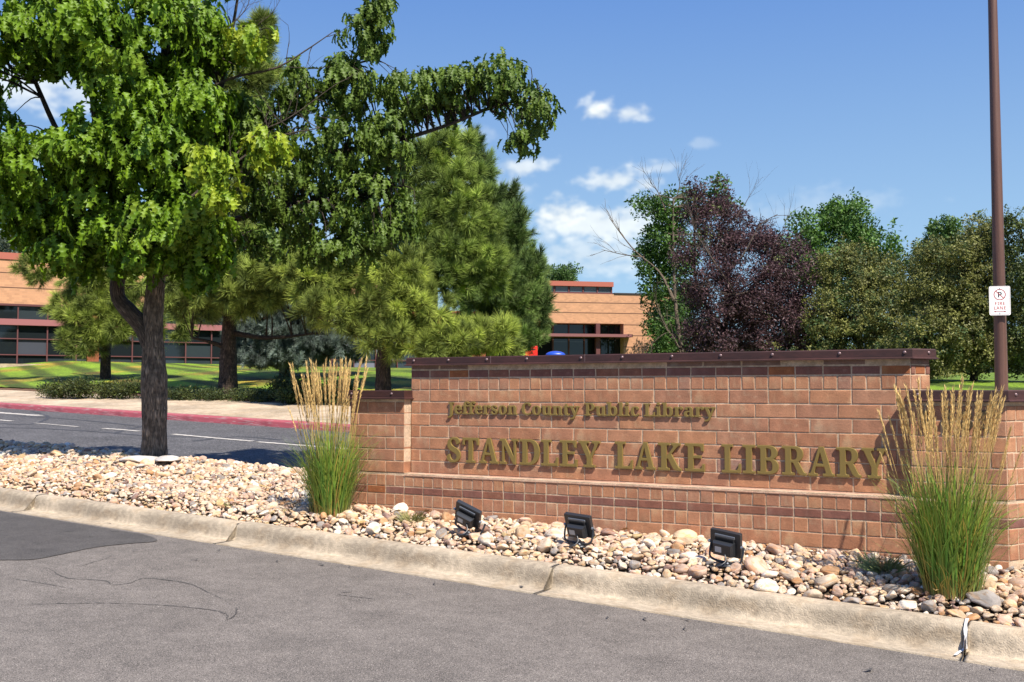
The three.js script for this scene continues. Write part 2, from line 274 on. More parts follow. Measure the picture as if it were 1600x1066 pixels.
// lawn with mowing stripes
{
  const lawnTex = tex(1024, (u, v, i, j) => {
    const f = tfbm(u, v, 6, 81, 5), g = hash(i, j, 83), g2 = tfbm(u, v, 120, 85, 2), dry = smooth(tfbm(u, v, 3, 87, 4), 0.52, 0.72), k = 0.72 + (f - 0.5) * 0.4 + (g - 0.5) * 0.22 + (g2 - 0.5) * 0.4;
    return [lerp(0.43, 0.62, dry) * k, lerp(0.6, 0.6, dry) * k, lerp(0.17, 0.27, dry) * k];
  });
  const A = ground(30, 574), B = ground(92, 598), a = toUB(A.x, A.z), b0 = toUB(B.x, B.z), dx = b0[0] - a[0], dy = b0[1] - a[1], dl = Math.hypot(dx, dy);
  const m = new MB(), nu = 520, nb = 170, id = [];
  for (let i = 0; i <= nu; i++) { id.push([]); for (let j = 0; j <= nb; j++) {
    const u = lerp(-75, 22, i / nu), t = j / nb, b = bf(u) + 3.9 + 52 * t * t + (j ? 0 : 0.25 * fbm(u * 1.3, 2, 3)), p = fromUB(u, b, H(u, b) + 0.03 + 0.012 * fbm(u * 2, b * 2, 7));
    const across = (u * dy - b * dx) / dl + 0.25 * fbm(u * 0.2, b * 0.2, 3), s = smooth(Math.abs(((across / 1.7) % 1 + 1) % 1 - 0.5), 0.16, 0.26), w = 0.4 + 0.75 * s;
    id[i].push(m.v(p.x, p.y, p.z, u * 0.16, b * 0.16, [w * 1.0, w * 1.0, w * 0.9]));
  } }
  for (let i = 0; i < nu; i++) for (let j = 0; j < nb; j++) m.quad(id[i][j], id[i + 1][j], id[i + 1][j + 1], id[i][j + 1]);
  struct('lawn', m.geo(), std({ map: lawnTex, vertexColors: true, bumpMap: rep(grainBump, 6), bumpScale: 0.03, color: L(1.75, 1.4, 0.8) }));
}

// ------------------------------------------------------------------ the library in the distance
const facadeTex = tex(512, (u, v, i, j) => {                       // far brick, too small to pick apart: 16 courses by 8 bricks
  const row = Math.floor(v * 16), fy = v * 16 - row, x = u * 8 + (row & 1) * 0.5, col = Math.floor(x), fx = x - col, mort = fy < 0.13 || fx < 0.05;
  const k = 0.9 + 0.09 * (hash(((col % 8) + 8) % 8, row, 3) - 0.5) + 0.1 * (tfbm(u, v, 4, 5, 4) - 0.5);
  return mort ? [0.74, 0.58, 0.45] : [0.84 * k, 0.64 * k, 0.48 * k];
});
const facadeMat = std({ map: rep(facadeTex, 0.55, 0.6), color: L(0.92, 0.87, 0.88) });
const maroonMat = std({ color: L(0.1, 0.028, 0.027), roughness: 0.6 });
const redMetalMat = std({ color: L(0.36, 0.1, 0.065), roughness: 0.55 });
const darkGlassMat = new THREE.MeshPhysicalMaterial({ color: L(0.012, 0.016, 0.018), roughness: 0.04, specularIntensity: 1, side: THREE.DoubleSide });
const greyGlassMat = new THREE.MeshPhysicalMaterial({ color: L(0.09, 0.12, 0.135), roughness: 0.12, side: THREE.DoubleSide });
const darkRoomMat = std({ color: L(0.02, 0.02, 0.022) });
{
  const base = at(0, 570, 50);
  const lib = thing('library_building', 'long low tan brick library with maroon window frames behind the lawn', 'building', base);
  lib.rotation.y = Math.atan2(0.485, 0.875);                       // local x runs along the left facade to the right and away
  const box = (name, mat, x0, y0, z0, x1, y1, z1, par = lib) => put(name, new MB().box(x0, y0, z0, x1, y1, z1).geo(true), mat, par);
  const S0 = -14, S1 = 21.5;
  const wall = box('wall', facadeMat, S0, 3.0, -6, S1, 5.16, 0); wall.name = 'brick_band';
  for (const y of [3.78, 4.5]) box('groove', std({ color: L(0.12, 0.06, 0.04) }), S0, y, 0.001, S1, y + 0.035, 0.012, wall);
  box('parapet', redMetalMat, S0, 5.17, -6.1, S1, 5.5, 0.06);
  box('soffit', maroonMat, S0, 2.9, -1.2, S1, 2.995, 0.03);
  box('beam', std({ color: L(0.28, 0.1, 0.1), roughness: 0.6 }), S0, 1.95, -0.3, S1, 2.25, 0.14);
  box('room_wall', darkRoomMat, S0, 0, -3.2, S1, 2.9, -3.0);
  box('sill', maroonMat, S0, 0.0, -0.3, S1, 0.05, 0.06);
  const fr = new MB(), paneMats = [darkGlassMat, darkGlassMat, darkGlassMat, ...[[0.03, 0.04, 0.045], [0.06, 0.065, 0.08], [0.15, 0.15, 0.19]].map((c) => new THREE.MeshPhysicalMaterial({ color: L(...c), roughness: 0.06, side: THREE.DoubleSide }))];  // lighter grey tints paint reflections into the colour of some panes
  for (let s = S0; s < S1 - 0.5; s += 1.34) {
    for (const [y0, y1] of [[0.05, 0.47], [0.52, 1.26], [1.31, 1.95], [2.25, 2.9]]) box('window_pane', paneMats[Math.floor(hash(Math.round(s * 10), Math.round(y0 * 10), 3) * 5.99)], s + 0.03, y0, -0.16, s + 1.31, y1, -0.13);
    fr.box(s - 0.035, 0.05, -0.2, s + 0.028, 2.9, -0.02);
  }
  fr.box(S0, 0.47, -0.19, S1, 0.52, -0.025); fr.box(S0, 1.26, -0.19, S1, 1.31, -0.025);
  put('window_frame', fr.geo(true), maroonMat, lib);
  for (const s of [3.9, 12.6]) box('column', std({ map: rep(facadeTex, 0.6), color: L(0.5, 0.26, 0.2) }), s, 0.0, -0.1, s + 0.55, 2.88, 0.25);
  // return wall of dark red brick behind the pines
  const w2 = box('side_wall', std({ map: rep(facadeTex, 0.6), color: L(0.5, 0.26, 0.2) }), S1 + 0.01, 0, -6, S1 + 6, 3.6, -0.4); box('terrace', sidewalkMat, S0, -0.3, 0.07, S1 + 4, 0.02, 1.4);
}
{
  const base = at(905, 566, 80);
  const ent = thing('entrance_wing', 'tan brick entrance wing with clerestory roof windows and dark glazed front', 'building', base);
  ent.rotation.y = Math.atan2(0.2, 0.98);
  const px = (x) => (x - 905) / 20.06 * 1.01, py = (y) => (566 - y) / 20.06;
  const box = (name, mat, x0, y0, z0, x1, y1, z1, par = ent) => put(name, new MB().box(x0, y0, z0, x1, y1, z1).geo(true), mat, par);
  const A = px(780), B = px(977), C = px(1075);
  const band = box('brick_band', facadeMat, A, py(505), -8, C, py(458.5), 0);
  for (const y of [473, 489]) box('groove', std({ color: L(0.12, 0.06, 0.04) }), A, py(y), 0.001, C, py(y) + 0.05, 0.012, band);
  const pier = box('brick_pier', facadeMat, B, 0, -8, C, py(505) - 0.004, -0.004);
  for (const y of [507, 524, 542]) box('groove', std({ color: L(0.12, 0.06, 0.04) }), B, py(y), -0.003, C, py(y) + 0.05, 0.012, pier);
  box('coping', std({ color: L(0.03, 0.026, 0.028), roughness: 0.5 }), px(962), py(458.4), -8.1, C + 0.06, py(456.2), 0.07);
  box('room_wall', darkRoomMat, A, 0, -4.2, B, py(505), -4);
  const cl = box('clerestory', maroonMat, A, py(458.4), -6, px(962), py(455.4), -0.4);
  box('fascia', redMetalMat, A, py(446), -6.1, px(963), py(438.5), -0.3, cl);
  for (let x = 962, k = 0; x > 790; x -= 23.2, k++) { box('clerestory_pane', greyGlassMat, px(x - 22), py(455.2), -0.62, px(x - 2), py(446.1), -0.58); box('mullion', maroonMat, px(x - 2), py(455.3), -0.66, px(x) - 0.002, py(446.05), -0.5); }
  box('beam', std({ color: L(0.2, 0.075, 0.075), roughness: 0.6 }), A, py(527), -0.6, px(986), py(522.5), 0.9);
  box('column', maroonMat, px(931), 0, -0.15, px(937.5), py(505.2), 0.25);
  for (const [x0, x1] of [[868, 893], [894, 918], [919, 931]]) { box('window_pane', darkGlassMat, px(x0), 0.1, -1.02, px(x1), py(528), -1); box('window_pane', darkGlassMat, px(x0), py(522), -1.02, px(x1), py(506), -1); }
  for (const x of [868, 893.4, 918.4]) box('mullion', maroonMat, px(x) - 0.05, 0, -1.1, px(x) + 0.05, py(506), -0.9);
  for (const [x0, x1] of [[938, 944], [946, 957], [959, 968], [969, 976]]) { box('door_pane', darkGlassMat, px(x0), 0.1, -1.02, px(x1), py(529), -1); box('door_frame', std({ color: L(0.012, 0.01, 0.011) }), px(x1), 0, -1.1, px(x1) + 0.09, py(506), -0.9); }
  box('window_pane', darkGlassMat, px(938), py(522), -1.02, px(976), py(507), -1);
}
{
  const p = at(830, 563, 74), q = at(868, 566, 74);
  const r = thing('return_box', 'small bright red box in front of the library entrance, above the sign wall', 'box', p);
  const rb = new RoundedBoxGeometry(0.9, 0.82, 0.6, 2, 0.06); rb.translate(0, 0.41 + 0.2, 0); put('body', rb, std({ color: L(0.75, 0.02, 0.015), roughness: 0.4 }), r);
  put('slot', new MB().box(-0.3, 0.72, 0.301, 0.3, 0.8, 0.31).geo(true), std({ color: L(0.02, 0.01, 0.01) }), r);
  put('foot', new MB().box(-0.4, -0.1, -0.25, 0.4, 0.21, 0.25).geo(true), std({ color: L(0.7, 0.7, 0.7) }), r);
  const b = thing('blue_bin', 'blue domed container beside the red box at the entrance', 'bin', q);
  const dome = new THREE.SphereGeometry(0.72, 24, 10, 0, Math.PI * 2, 0, Math.PI / 2); dome.scale(1, 0.42, 0.6); dome.translate(0, 0.5, 0); put('lid', dome, std({ color: L(0.012, 0.06, 0.4), roughness: 0.4 }), b);
  put('body', new THREE.CylinderGeometry(0.7, 0.62, 0.7, 24).scale(1, 1, 0.6).translate(0, 0.15, 0), std({ color: L(0.01, 0.045, 0.3), roughness: 0.5 }), b);
}

// ------------------------------------------------------------------ the brick sign wall
const font = await new FontLoader().loadAsync('fonts/droid/droid_serif_bold.typeface.json');
const speckle = tex(512, (u, v, i, j) => {
  const f = tfbm(u, v, 6, 101, 4), g = hash(i >> 1, j >> 1, 103), g2 = hash(i, j, 105), st = tfbm(u, v * 0.5, 5, 109, 5);
  let k = 0.78 + (f - 0.5) * 0.22 + (g - 0.5) * 0.16 + (g2 - 0.5) * 0.12; if (g > 0.965) k += 0.13; if (g < 0.04) k -= 0.22;
  const w = smooth(st, 0.6, 0.85) * 0.34; return [k + w * 0.2, k + w * 0.5, k + w * 0.6];
});
const speckBump = tex(512, (u, v, i, j) => 0.5 + (hash(i >> 1, j >> 1, 103) - 0.5) * 0.5 + (tfbm(u, v, 30, 7, 3) - 0.5) * 0.5, false);
const brickMat = (r, g, b) => std({ map: rep(speckle, 2.4), bumpMap: rep(speckBump, 2.4), bumpScale: 0.0025, color: L(r, g, b), roughness: 0.92 });
const REDS = [[0.655, 0.30, 0.158], [0.69, 0.325, 0.175], [0.60, 0.265, 0.138], [0.635, 0.31, 0.178], [0.70, 0.325, 0.165], [0.62, 0.28, 0.155], [0.58, 0.27, 0.155]].map((c) => brickMat(...c));
const DARKS = [[0.33, 0.13, 0.088], [0.36, 0.142, 0.09], [0.30, 0.122, 0.092], [0.38, 0.15, 0.088], [0.34, 0.14, 0.1]].map((c) => brickMat(...c));
const EMBER = brickMat(0.48, 0.16, 0.055), DULL = brickMat(0.34, 0.2, 0.15);
const CHALK = [[0.58, 0.31, 0.22], [0.56, 0.28, 0.18]].map((c) => brickMat(...c));
const mortarMat = std({ map: rep(concreteTex, 2), bumpMap: rep(grainBump, 4), bumpScale: 0.004, color: L(0.98, 0.80, 0.66) });
const geoCache = new Map();
function brickGeo(w, h, d, v) {                                   // a brick with eased edges, front in the plane z = 0
  const key = [w.toFixed(4), h.toFixed(4), d, v].join(); if (geoCache.has(key)) return geoCache.get(key);
  const m = new MB(), c = 0.0035, e = (k) => (hash(k, v, 17) - 0.5) * 0.0035, ou = hash(v, 1, 5), ov = hash(v, 2, 5);
  const P = (x, y, z) => V(x, y, z), o = [P(-w / 2 + e(1), -h / 2 + e(2), -c), P(w / 2 + e(3), -h / 2 + e(4), -c), P(w / 2 + e(5), h / 2 + e(6), -c), P(-w / 2 + e(7), h / 2 + e(8), -c)];
  const n = o.map((p) => P(p.x - Math.sign(p.x) * c, p.y - Math.sign(p.y) * c, 0)), bk2 = o.map((p) => P(p.x, p.y, -d));
  const q = (a, b, cc, dd) => { const i = [a, b, cc, dd].map((p) => m.v(p.x, p.y, p.z, p.x + ou - p.z, p.y + ov - p.z * 0.3)); m.quad(...i); };
  q(n[0], n[1], n[2], n[3]); for (let k = 0; k < 4; k++) { const l = (k + 1) % 4; q(o[k], o[l], n[l], n[k]); q(bk2[k], bk2[l], o[l], o[k]); }
  const g = m.geo(true); geoCache.set(key, g); return g;
}
const signY = OY - 0.62, signPos = fromUB(0, 0, signY), SIGN_ROT = -(Math.PI / 2 - TH);
const sign = thing('entrance_sign_wall', 'long red brick library sign wall with bronze lettering and dark metal coping', 'sign wall', signPos);
sign.rotation.y = SIGN_ROT;
const VY = 0.62;                                                  // local height of the ledge
function wallHit(px, py, z) { const r = ray(px, py), t = (-z + OX * DB[0] + OZ * DB[1]) / (r[0] * DB[0] + DB[1]); return [toUB(r[0] * t, -t)[0], EYE + r[1] * t - OY]; }
{
  const J = 0.0095, ST = 0.1064, U1 = 21 * 0.2032, PW = 0.6096, PZ = 0.1016, AL = 57 * Math.PI / 180; let seq = 0;
  const lay = (name, x0, x1, y0, y1, z, kind, d = 0.06, rot = 0, org) => {
    const w = x1 - x0 - J, h = y1 - y0 - J, r = hash(++seq, 7, 3), r2 = hash(seq, 8, 3);
    const mat = kind === 'dull' ? DULL : kind === 'dark' ? (r2 > 0.985 ? EMBER : DARKS[Math.floor(r * 5)]) : r2 > 0.99 ? CHALK[seq & 1] : REDS[Math.floor(r * 7)];
    const b = put(name, brickGeo(w, h, d, Math.floor(r2 * 6)), mat, sign), k = (hash(seq, 9, 3) - 0.5) * 0.003;
    if (rot) { b.rotation.y = rot; const c = (x0 + x1) / 2; b.position.set(org[0] + Math.cos(rot) * c + Math.sin(rot) * (z + k), VY + (y0 + y1) / 2, org[1] - Math.sin(rot) * c + Math.cos(rot) * (z + k)); }
    else b.position.set((x0 + x1) / 2, VY + (y0 + y1) / 2, z + k);
    return b;
  };
  // recessed name panel
  for (let r = 0; r < 7; r++) { const y1 = 7 * ST - r * ST; let x = 0, w = r % 2 ? 0.1016 : 0.2032; while (x < U1 - 0.02) { const e = Math.min(U1, x + w); lay('brick', x, e, y1 - ST, y1, 0, 'red'); x = e; w = 0.3048; } }
  for (let k = 0; k < 42; k++) lay('header_brick', k * 0.1016, (k + 1) * 0.1016, 0.745, 0.852, 0, 'red');
  for (let k = 0; k < 21; k++) { const b = lay('band_brick', k * 0.2032, (k + 1) * 0.2032, 0.852, 0.922, 0, 'dark'); if (k === 2 || k === 20) b.material = EMBER; }
  for (let k = 0; k < 14; k++) lay('top_course_brick', k * 0.3048, (k + 1) * 0.3048, 0.922, 0.97, -0.004, 'dull');
  // piers at both ends
  for (const [x0, s] of [[0, -1], [U1, 1]]) for (let r = 0; r < 6; r++) {
    const y1 = 6 * ST - r * ST, ws = r % 2 ? [0.2032, 0.3048, 0.1016] : [0.1016, 0.3048, 0.2032]; let x = 0;
    for (const w of ws) { const a = x0 + s * x, b = x0 + s * (x + w); lay('brick', Math.min(a, b), Math.max(a, b), y1 - ST, y1, PZ, 'red', 0.12); x += w; }
  }
  for (const [a, b] of [[-PW, 0], [U1, U1 + PW]]) for (let k = 0; k < 3; k++) lay('top_course_brick', a + k * 0.2032, a + (k + 1) * 0.2032, 6 * ST, 6 * ST + 0.03, PZ - 0.008, 'dull', 0.12);
  // base that runs through
  const base = [[-0.016, -0.12, 'h'], [-0.12, -0.187, 'd'], [-0.187, -0.293, 'h'], [-0.293, -0.4, 's'], [-0.4, -0.507, 's2']];
  for (const [y1, y0, k] of base) {
    const w = k === 'h' ? 0.1016 : k === 'd' ? 0.2032 : 0.3048; let x = -PW, f = k === 's2' ? 0.1524 : w;
    while (x < U1 + PW - 0.02) { const e = Math.min(U1 + PW, x + f); lay(k === 'h' ? 'header_brick' : k === 'd' ? 'band_brick' : 'brick', x, e, y0, y1, PZ, k === 'd' ? 'dark' : 'red', 0.12); x = e; f = w; }
  }
  // the side that turns back at the right, and the end of the tall panel
  const org = [U1 + PW, PZ];
  for (let r = 0; r < 6; r++) { const y1 = 6 * ST - r * ST; let x = 0, w = r % 2 ? 0.0762 : 0.1016; for (let k = 0; k < 9; k++) { lay('header_brick', x, x + w, y1 - ST, y1, 0, 'red', 0.05, AL, org); x += w; w = 0.1016; } }
  for (const [y1, y0, k] of base.slice(0, 4)) { const w = k === 'd' ? 0.2032 : 0.1016; for (let x = 0; x < 0.86; x += w) lay(k === 'd' ? 'band_brick' : 'header_brick', x, x + w, y0, y1, 0, k === 'd' ? 'dark' : 'red', 0.05, AL, org); }
  for (const [y0, y1, k] of [[0.638, 0.745, 'red'], [0.745, 0.852, 'red'], [0.852, 0.922, 'dark'], [0.922, 0.968, 'dull']]) for (const [a, b] of k === 'dark' ? [[0, 0.05], [0.05, 0.15], [0.15, 0.2]] : k === 'dull' ? [[0, 0.2]] : [[0, 0.1], [0.1, 0.2]]) { const q = lay(k === 'dark' ? 'band_brick' : 'header_brick', a, b, y0, y1, 0, k, 0.05, AL, [U1 + 0.001, 0]); if (k === 'dark' && a === 0.05) q.material = EMBER; }
  // mortar core
  const ex = (pts, y0, y1) => { const g = new THREE.ExtrudeGeometry(new THREE.Shape(pts.map(([x, z]) => new THREE.Vector2(x, -z))), { depth: y1 - y0, bevelEnabled: false }); g.rotateX(-Math.PI / 2); g.translate(0, VY + y0, 0); return g; };
  const R = 0.0035, ca = Math.cos(AL), sa = Math.sin(AL), inn = (o, t, k) => [o[0] + ca * t - sa * k, o[1] - sa * t - ca * k];
  put('mortar', mergeGeometries([
    ex([[R, -R], [U1 - 0.004, -R], inn([U1, 0], 0.195, R), [U1 - 0.1, -0.2], [R, -0.2]], 0.0, 0.966),
    ex([[-PW + R, PZ - R], [-R, PZ - R], [-R, -0.3], [-PW + R, -0.3]], 0.0, 0.66),
    ex([[U1 + R, PZ - R], [U1 + PW - 0.003, PZ - R], inn(org, 0.9, R), [U1 + PW + 0.2, -0.8], [U1 + R, -0.3]], 0.0, 0.66),
    ex([[-PW + R, PZ - R], [U1 + PW - 0.003, PZ - R], inn(org, 0.9, R), [U1 + PW + 0.2, -0.8], [-PW + R, -0.35]], -0.62, -0.004),
  ]), mortarMat, sign);
  const sl = new MB(); sl.face(V(0, VY - 0.017, PZ + 0.004), V(U1, VY - 0.017, PZ + 0.004), V(U1, VY + 0.002, 0.001), V(0, VY + 0.002, 0.001)); sl.face(V(0, VY - 0.024, PZ + 0.004), V(U1, VY - 0.024, PZ + 0.004), V(U1, VY - 0.017, PZ + 0.004), V(0, VY - 0.017, PZ + 0.004));
  put('sloped_sill', sl.geo(true), std({ map: rep(speckle, 1.5), color: L(0.66, 0.38, 0.26) }), sign);
  // metal coping with round-headed screws
  const capMat = std({ color: L(0.085, 0.03, 0.029), map: rep(concreteTex, 0.8, 2), roughness: 0.62 });
  const capLight = std({ color: L(0.060, 0.019, 0.024), roughness: 0.5, metalness: 0.15 });
  function cap(path, y0, y1) {
    const off = (o) => path.map((p, i) => { const a = path[Math.max(0, i - 1)], b = path[Math.min(path.length - 1, i + 1)], n = (q, r) => { const l = Math.hypot(r[0] - q[0], r[1] - q[1]); return [-(r[1] - q[1]) / l, (r[0] - q[0]) / l]; };
      const n1 = i ? n(a, p) : n(p, b), n2 = i < path.length - 1 ? n(p, b) : n(a, p), s = [n1[0] + n2[0], n1[1] + n2[1]], k = 2 / (s[0] * s[0] + s[1] * s[1]); return [p[0] + s[0] * k * o, p[1] + s[1] * k * o]; });
    const prof = [[-0.01, y0 + 0.002], [0.046, y0], [0.046, y0 + 0.006], [0.032, y0 + 0.013], [0.031, y1 - 0.008], [0.026, y1]], rings = prof.map(([o, y]) => off(o).map((q) => V(q[0], VY + y, q[1]))), m = new MB();
    for (let k = 0; k + 1 < rings.length; k++) for (let i = 0; i + 1 < path.length; i++) m.face(rings[k][i], rings[k][i + 1], rings[k + 1][i + 1], rings[k + 1][i]);
    const top = rings[rings.length - 1], c = m.v(path[0][0] + 0.3, VY + y1, -0.12), id = top.map((p) => m.v(p.x, p.y, p.z)); for (let i = 0; i + 1 < id.length; i++) m.tri(c, id[i], id[i + 1]); m.tri(c, id[id.length - 1], id[0]);
    return put('coping', m.geo(true), capMat, sign);
  }
  // path runs so that its left-hand normal points outwards
  const P1 = [[0, -0.22], [0, 0], [U1, 0], inn([U1, 0], 0.2, 0), [U1 - 0.06, -0.3]], flip = (p) => p;
  const cA = cap(flip(P1), 0.963, 1.036), cB = cap([[-PW, -0.3], [-PW, PZ], [-0.014, PZ], [-0.014, -0.001]], 0.664, 0.742), cC = cap([[U1 + 0.02, -0.001], [U1 + 0.02, PZ], [U1 + PW, PZ], inn(org, 0.9, 0)], 0.664, 0.742);
  const bolt = new THREE.SphereGeometry(0.0125, 12, 6, 0, Math.PI * 2, 0, Math.PI / 2); bolt.rotateX(Math.PI / 2); bolt.scale(1, 1, 0.8);
  const boltMat = std({ color: L(0.22, 0.15, 0.15), roughness: 0.4, metalness: 0.5 });
  for (const [x, y] of [[646.4, 566], [700.5, 565], [760.4, 564], [823, 563.5], [907.6, 561.5], [972.3, 560], [1049.8, 559.5], [1126, 558.5], [1206.8, 557.5], [1311.9, 556], [1413.8, 553]]) { const b = put('bolt', bolt, boltMat, cA); b.position.set(wallHit(x, y, 0.032)[0], VY + 1.008, 0.032); }
  for (const x of [-PW + 0.04, -0.12]) put('bolt', bolt, boltMat, cB).position.set(x, VY + 0.71, PZ + 0.0315);
  for (const x of [U1 + 0.06, U1 + 0.33]) put('bolt', bolt, boltMat, cC).position.set(x, VY + 0.71, PZ + 0.0315);
  for (const t of [0.06, 0.2, 0.34]) { const q = inn(org, t, -0.0315), b = put('bolt', bolt, boltMat, cC); b.position.set(q[0], VY + 0.71, q[1]); b.rotation.y = AL; }
  { const q = inn([U1, 0], 0.15, -0.0315), b = put('bolt', bolt, boltMat, cA); b.position.set(q[0], VY + 1.008, q[1]); b.rotation.y = AL; }
  for (const x of [766.6, 913.8]) { const u = wallHit(x, 564, 0.032)[0]; put('joint', new MB().box(u - 0.0015, VY + 0.965, 0.03, u + 0.0015, VY + 1.038, 0.0345).geo(true), std({ color: L(0.16, 0.1, 0.1), roughness: 0.5 }), cA); }

  // lettering: cast bronze letters stood off the wall
  const bronze = std({ color: L(0.24, 0.165, 0.045), roughness: 0.5, metalness: 0.3 });
  const pinMat = std({ color: L(0.05, 0.04, 0.03) });
  const glyph = (ch, depth, bev, size) => { const g = new TextGeometry(ch, { font, size: size, depth, curveSegments: 8, bevelEnabled: true, bevelThickness: bev, bevelSize: bev * 0.8, bevelOffset: -bev * 0.2, bevelSegments: 2 }); g.computeBoundingBox(); return g; };
  const capH = (() => { const g = new TextGeometry('E', { font, size: 1, depth: 0.1, bevelEnabled: false }); g.computeBoundingBox(); return g.boundingBox.max.y - g.boundingBox.min.y; })();
  const big = [['S', 697.8, 719.2], ['T', 722.2, 747.8], ['A', 748.6, 778.4], ['N', 780.6, 809.2], ['D', 811.6, 842.8], ['L', 845.0, 871.8], ['E', 874.2, 901.9], ['Y', 903.6, 937.5], ['L', 960.3, 988.9], ['A', 992.0, 1024], ['K', 1028, 1064.8], ['E', 1069.8, 1101.4], ['L', 1127.4, 1157.8], ['I', 1160, 1180.2], ['B', 1183.0, 1216.6], ['R', 1221.5, 1260.2], ['A', 1262.6, 1304.4], ['R', 1306.8, 1346.0], ['Y', 1346.4, 1386]];
  for (const [ch, a, b] of big) {
    const z = 0.02, yy = 715 + (a - 698) * 0.03, u0 = wallHit(a, yy, z)[0], u1 = wallHit(b, yy, z)[0];
    const g = glyph(ch, 0.011, 0.0045, 0.212 / capH), bb = g.boundingBox, sx = (u1 - u0) / (bb.max.x - bb.min.x);
    g.translate(-bb.min.x, 0, 0); g.scale(sx, 1, 1); g.translate(u0, VY + 0.112, 0.0065);
    put('letter', g, bronze, sign);
  }
  const small = [['Jefferson', 699.2, 808], ['County', 814.5, 905.3], ['Public', 912.7, 998.3], ['Library', 1005.5, 1117.8]];
  for (const [word, a, b] of small) {
    const z = 0.016, size = 0.1 / capH, u0 = wallHit(a, 640, z)[0], u1 = wallHit(b, 640, z)[0]; let x = 0; const gs = [];
    for (const ch of word) { const g = glyph(ch, 0.007, 0.0035, size); gs.push([g, x]); x += font.data.glyphs[ch].ha * size / font.data.resolution; }
    const x0 = gs[0][0].boundingBox.min.x, x1 = gs[gs.length - 1][1] + gs[gs.length - 1][0].boundingBox.max.x, s = (u1 - u0) / (x1 - x0);
    for (const [g, o] of gs) { g.translate(o - x0, 0, 0); g.scale(s, 1, 1); g.translate(u0, VY + 0.534, 0.006); put('letter', g, bronze, sign); }
  }
  const dark = std({ color: L(0.07, 0.05, 0.025), roughness: 0.5, metalness: 0.4 });
  [['8', 1440, 1458.5], ['4', 1470, 1489], ['8', 1501, 1520.5], ['5', 1532, 1552]].forEach(([ch, a, b]) => {
    const z = PZ + 0.02, u0 = wallHit(a, 648, z)[0], u1 = wallHit(b, 648, z)[0], g = glyph(ch, 0.010, 0.004, 0.125 / capH), bb = g.boundingBox; g.translate(-bb.min.x, 0, 0); g.scale((u1 - u0) / (bb.max.x - bb.min.x), 1, 1); g.translate(u0, VY + 0.475, PZ + 0.006); put('digit', g, dark, sign);
  });
}

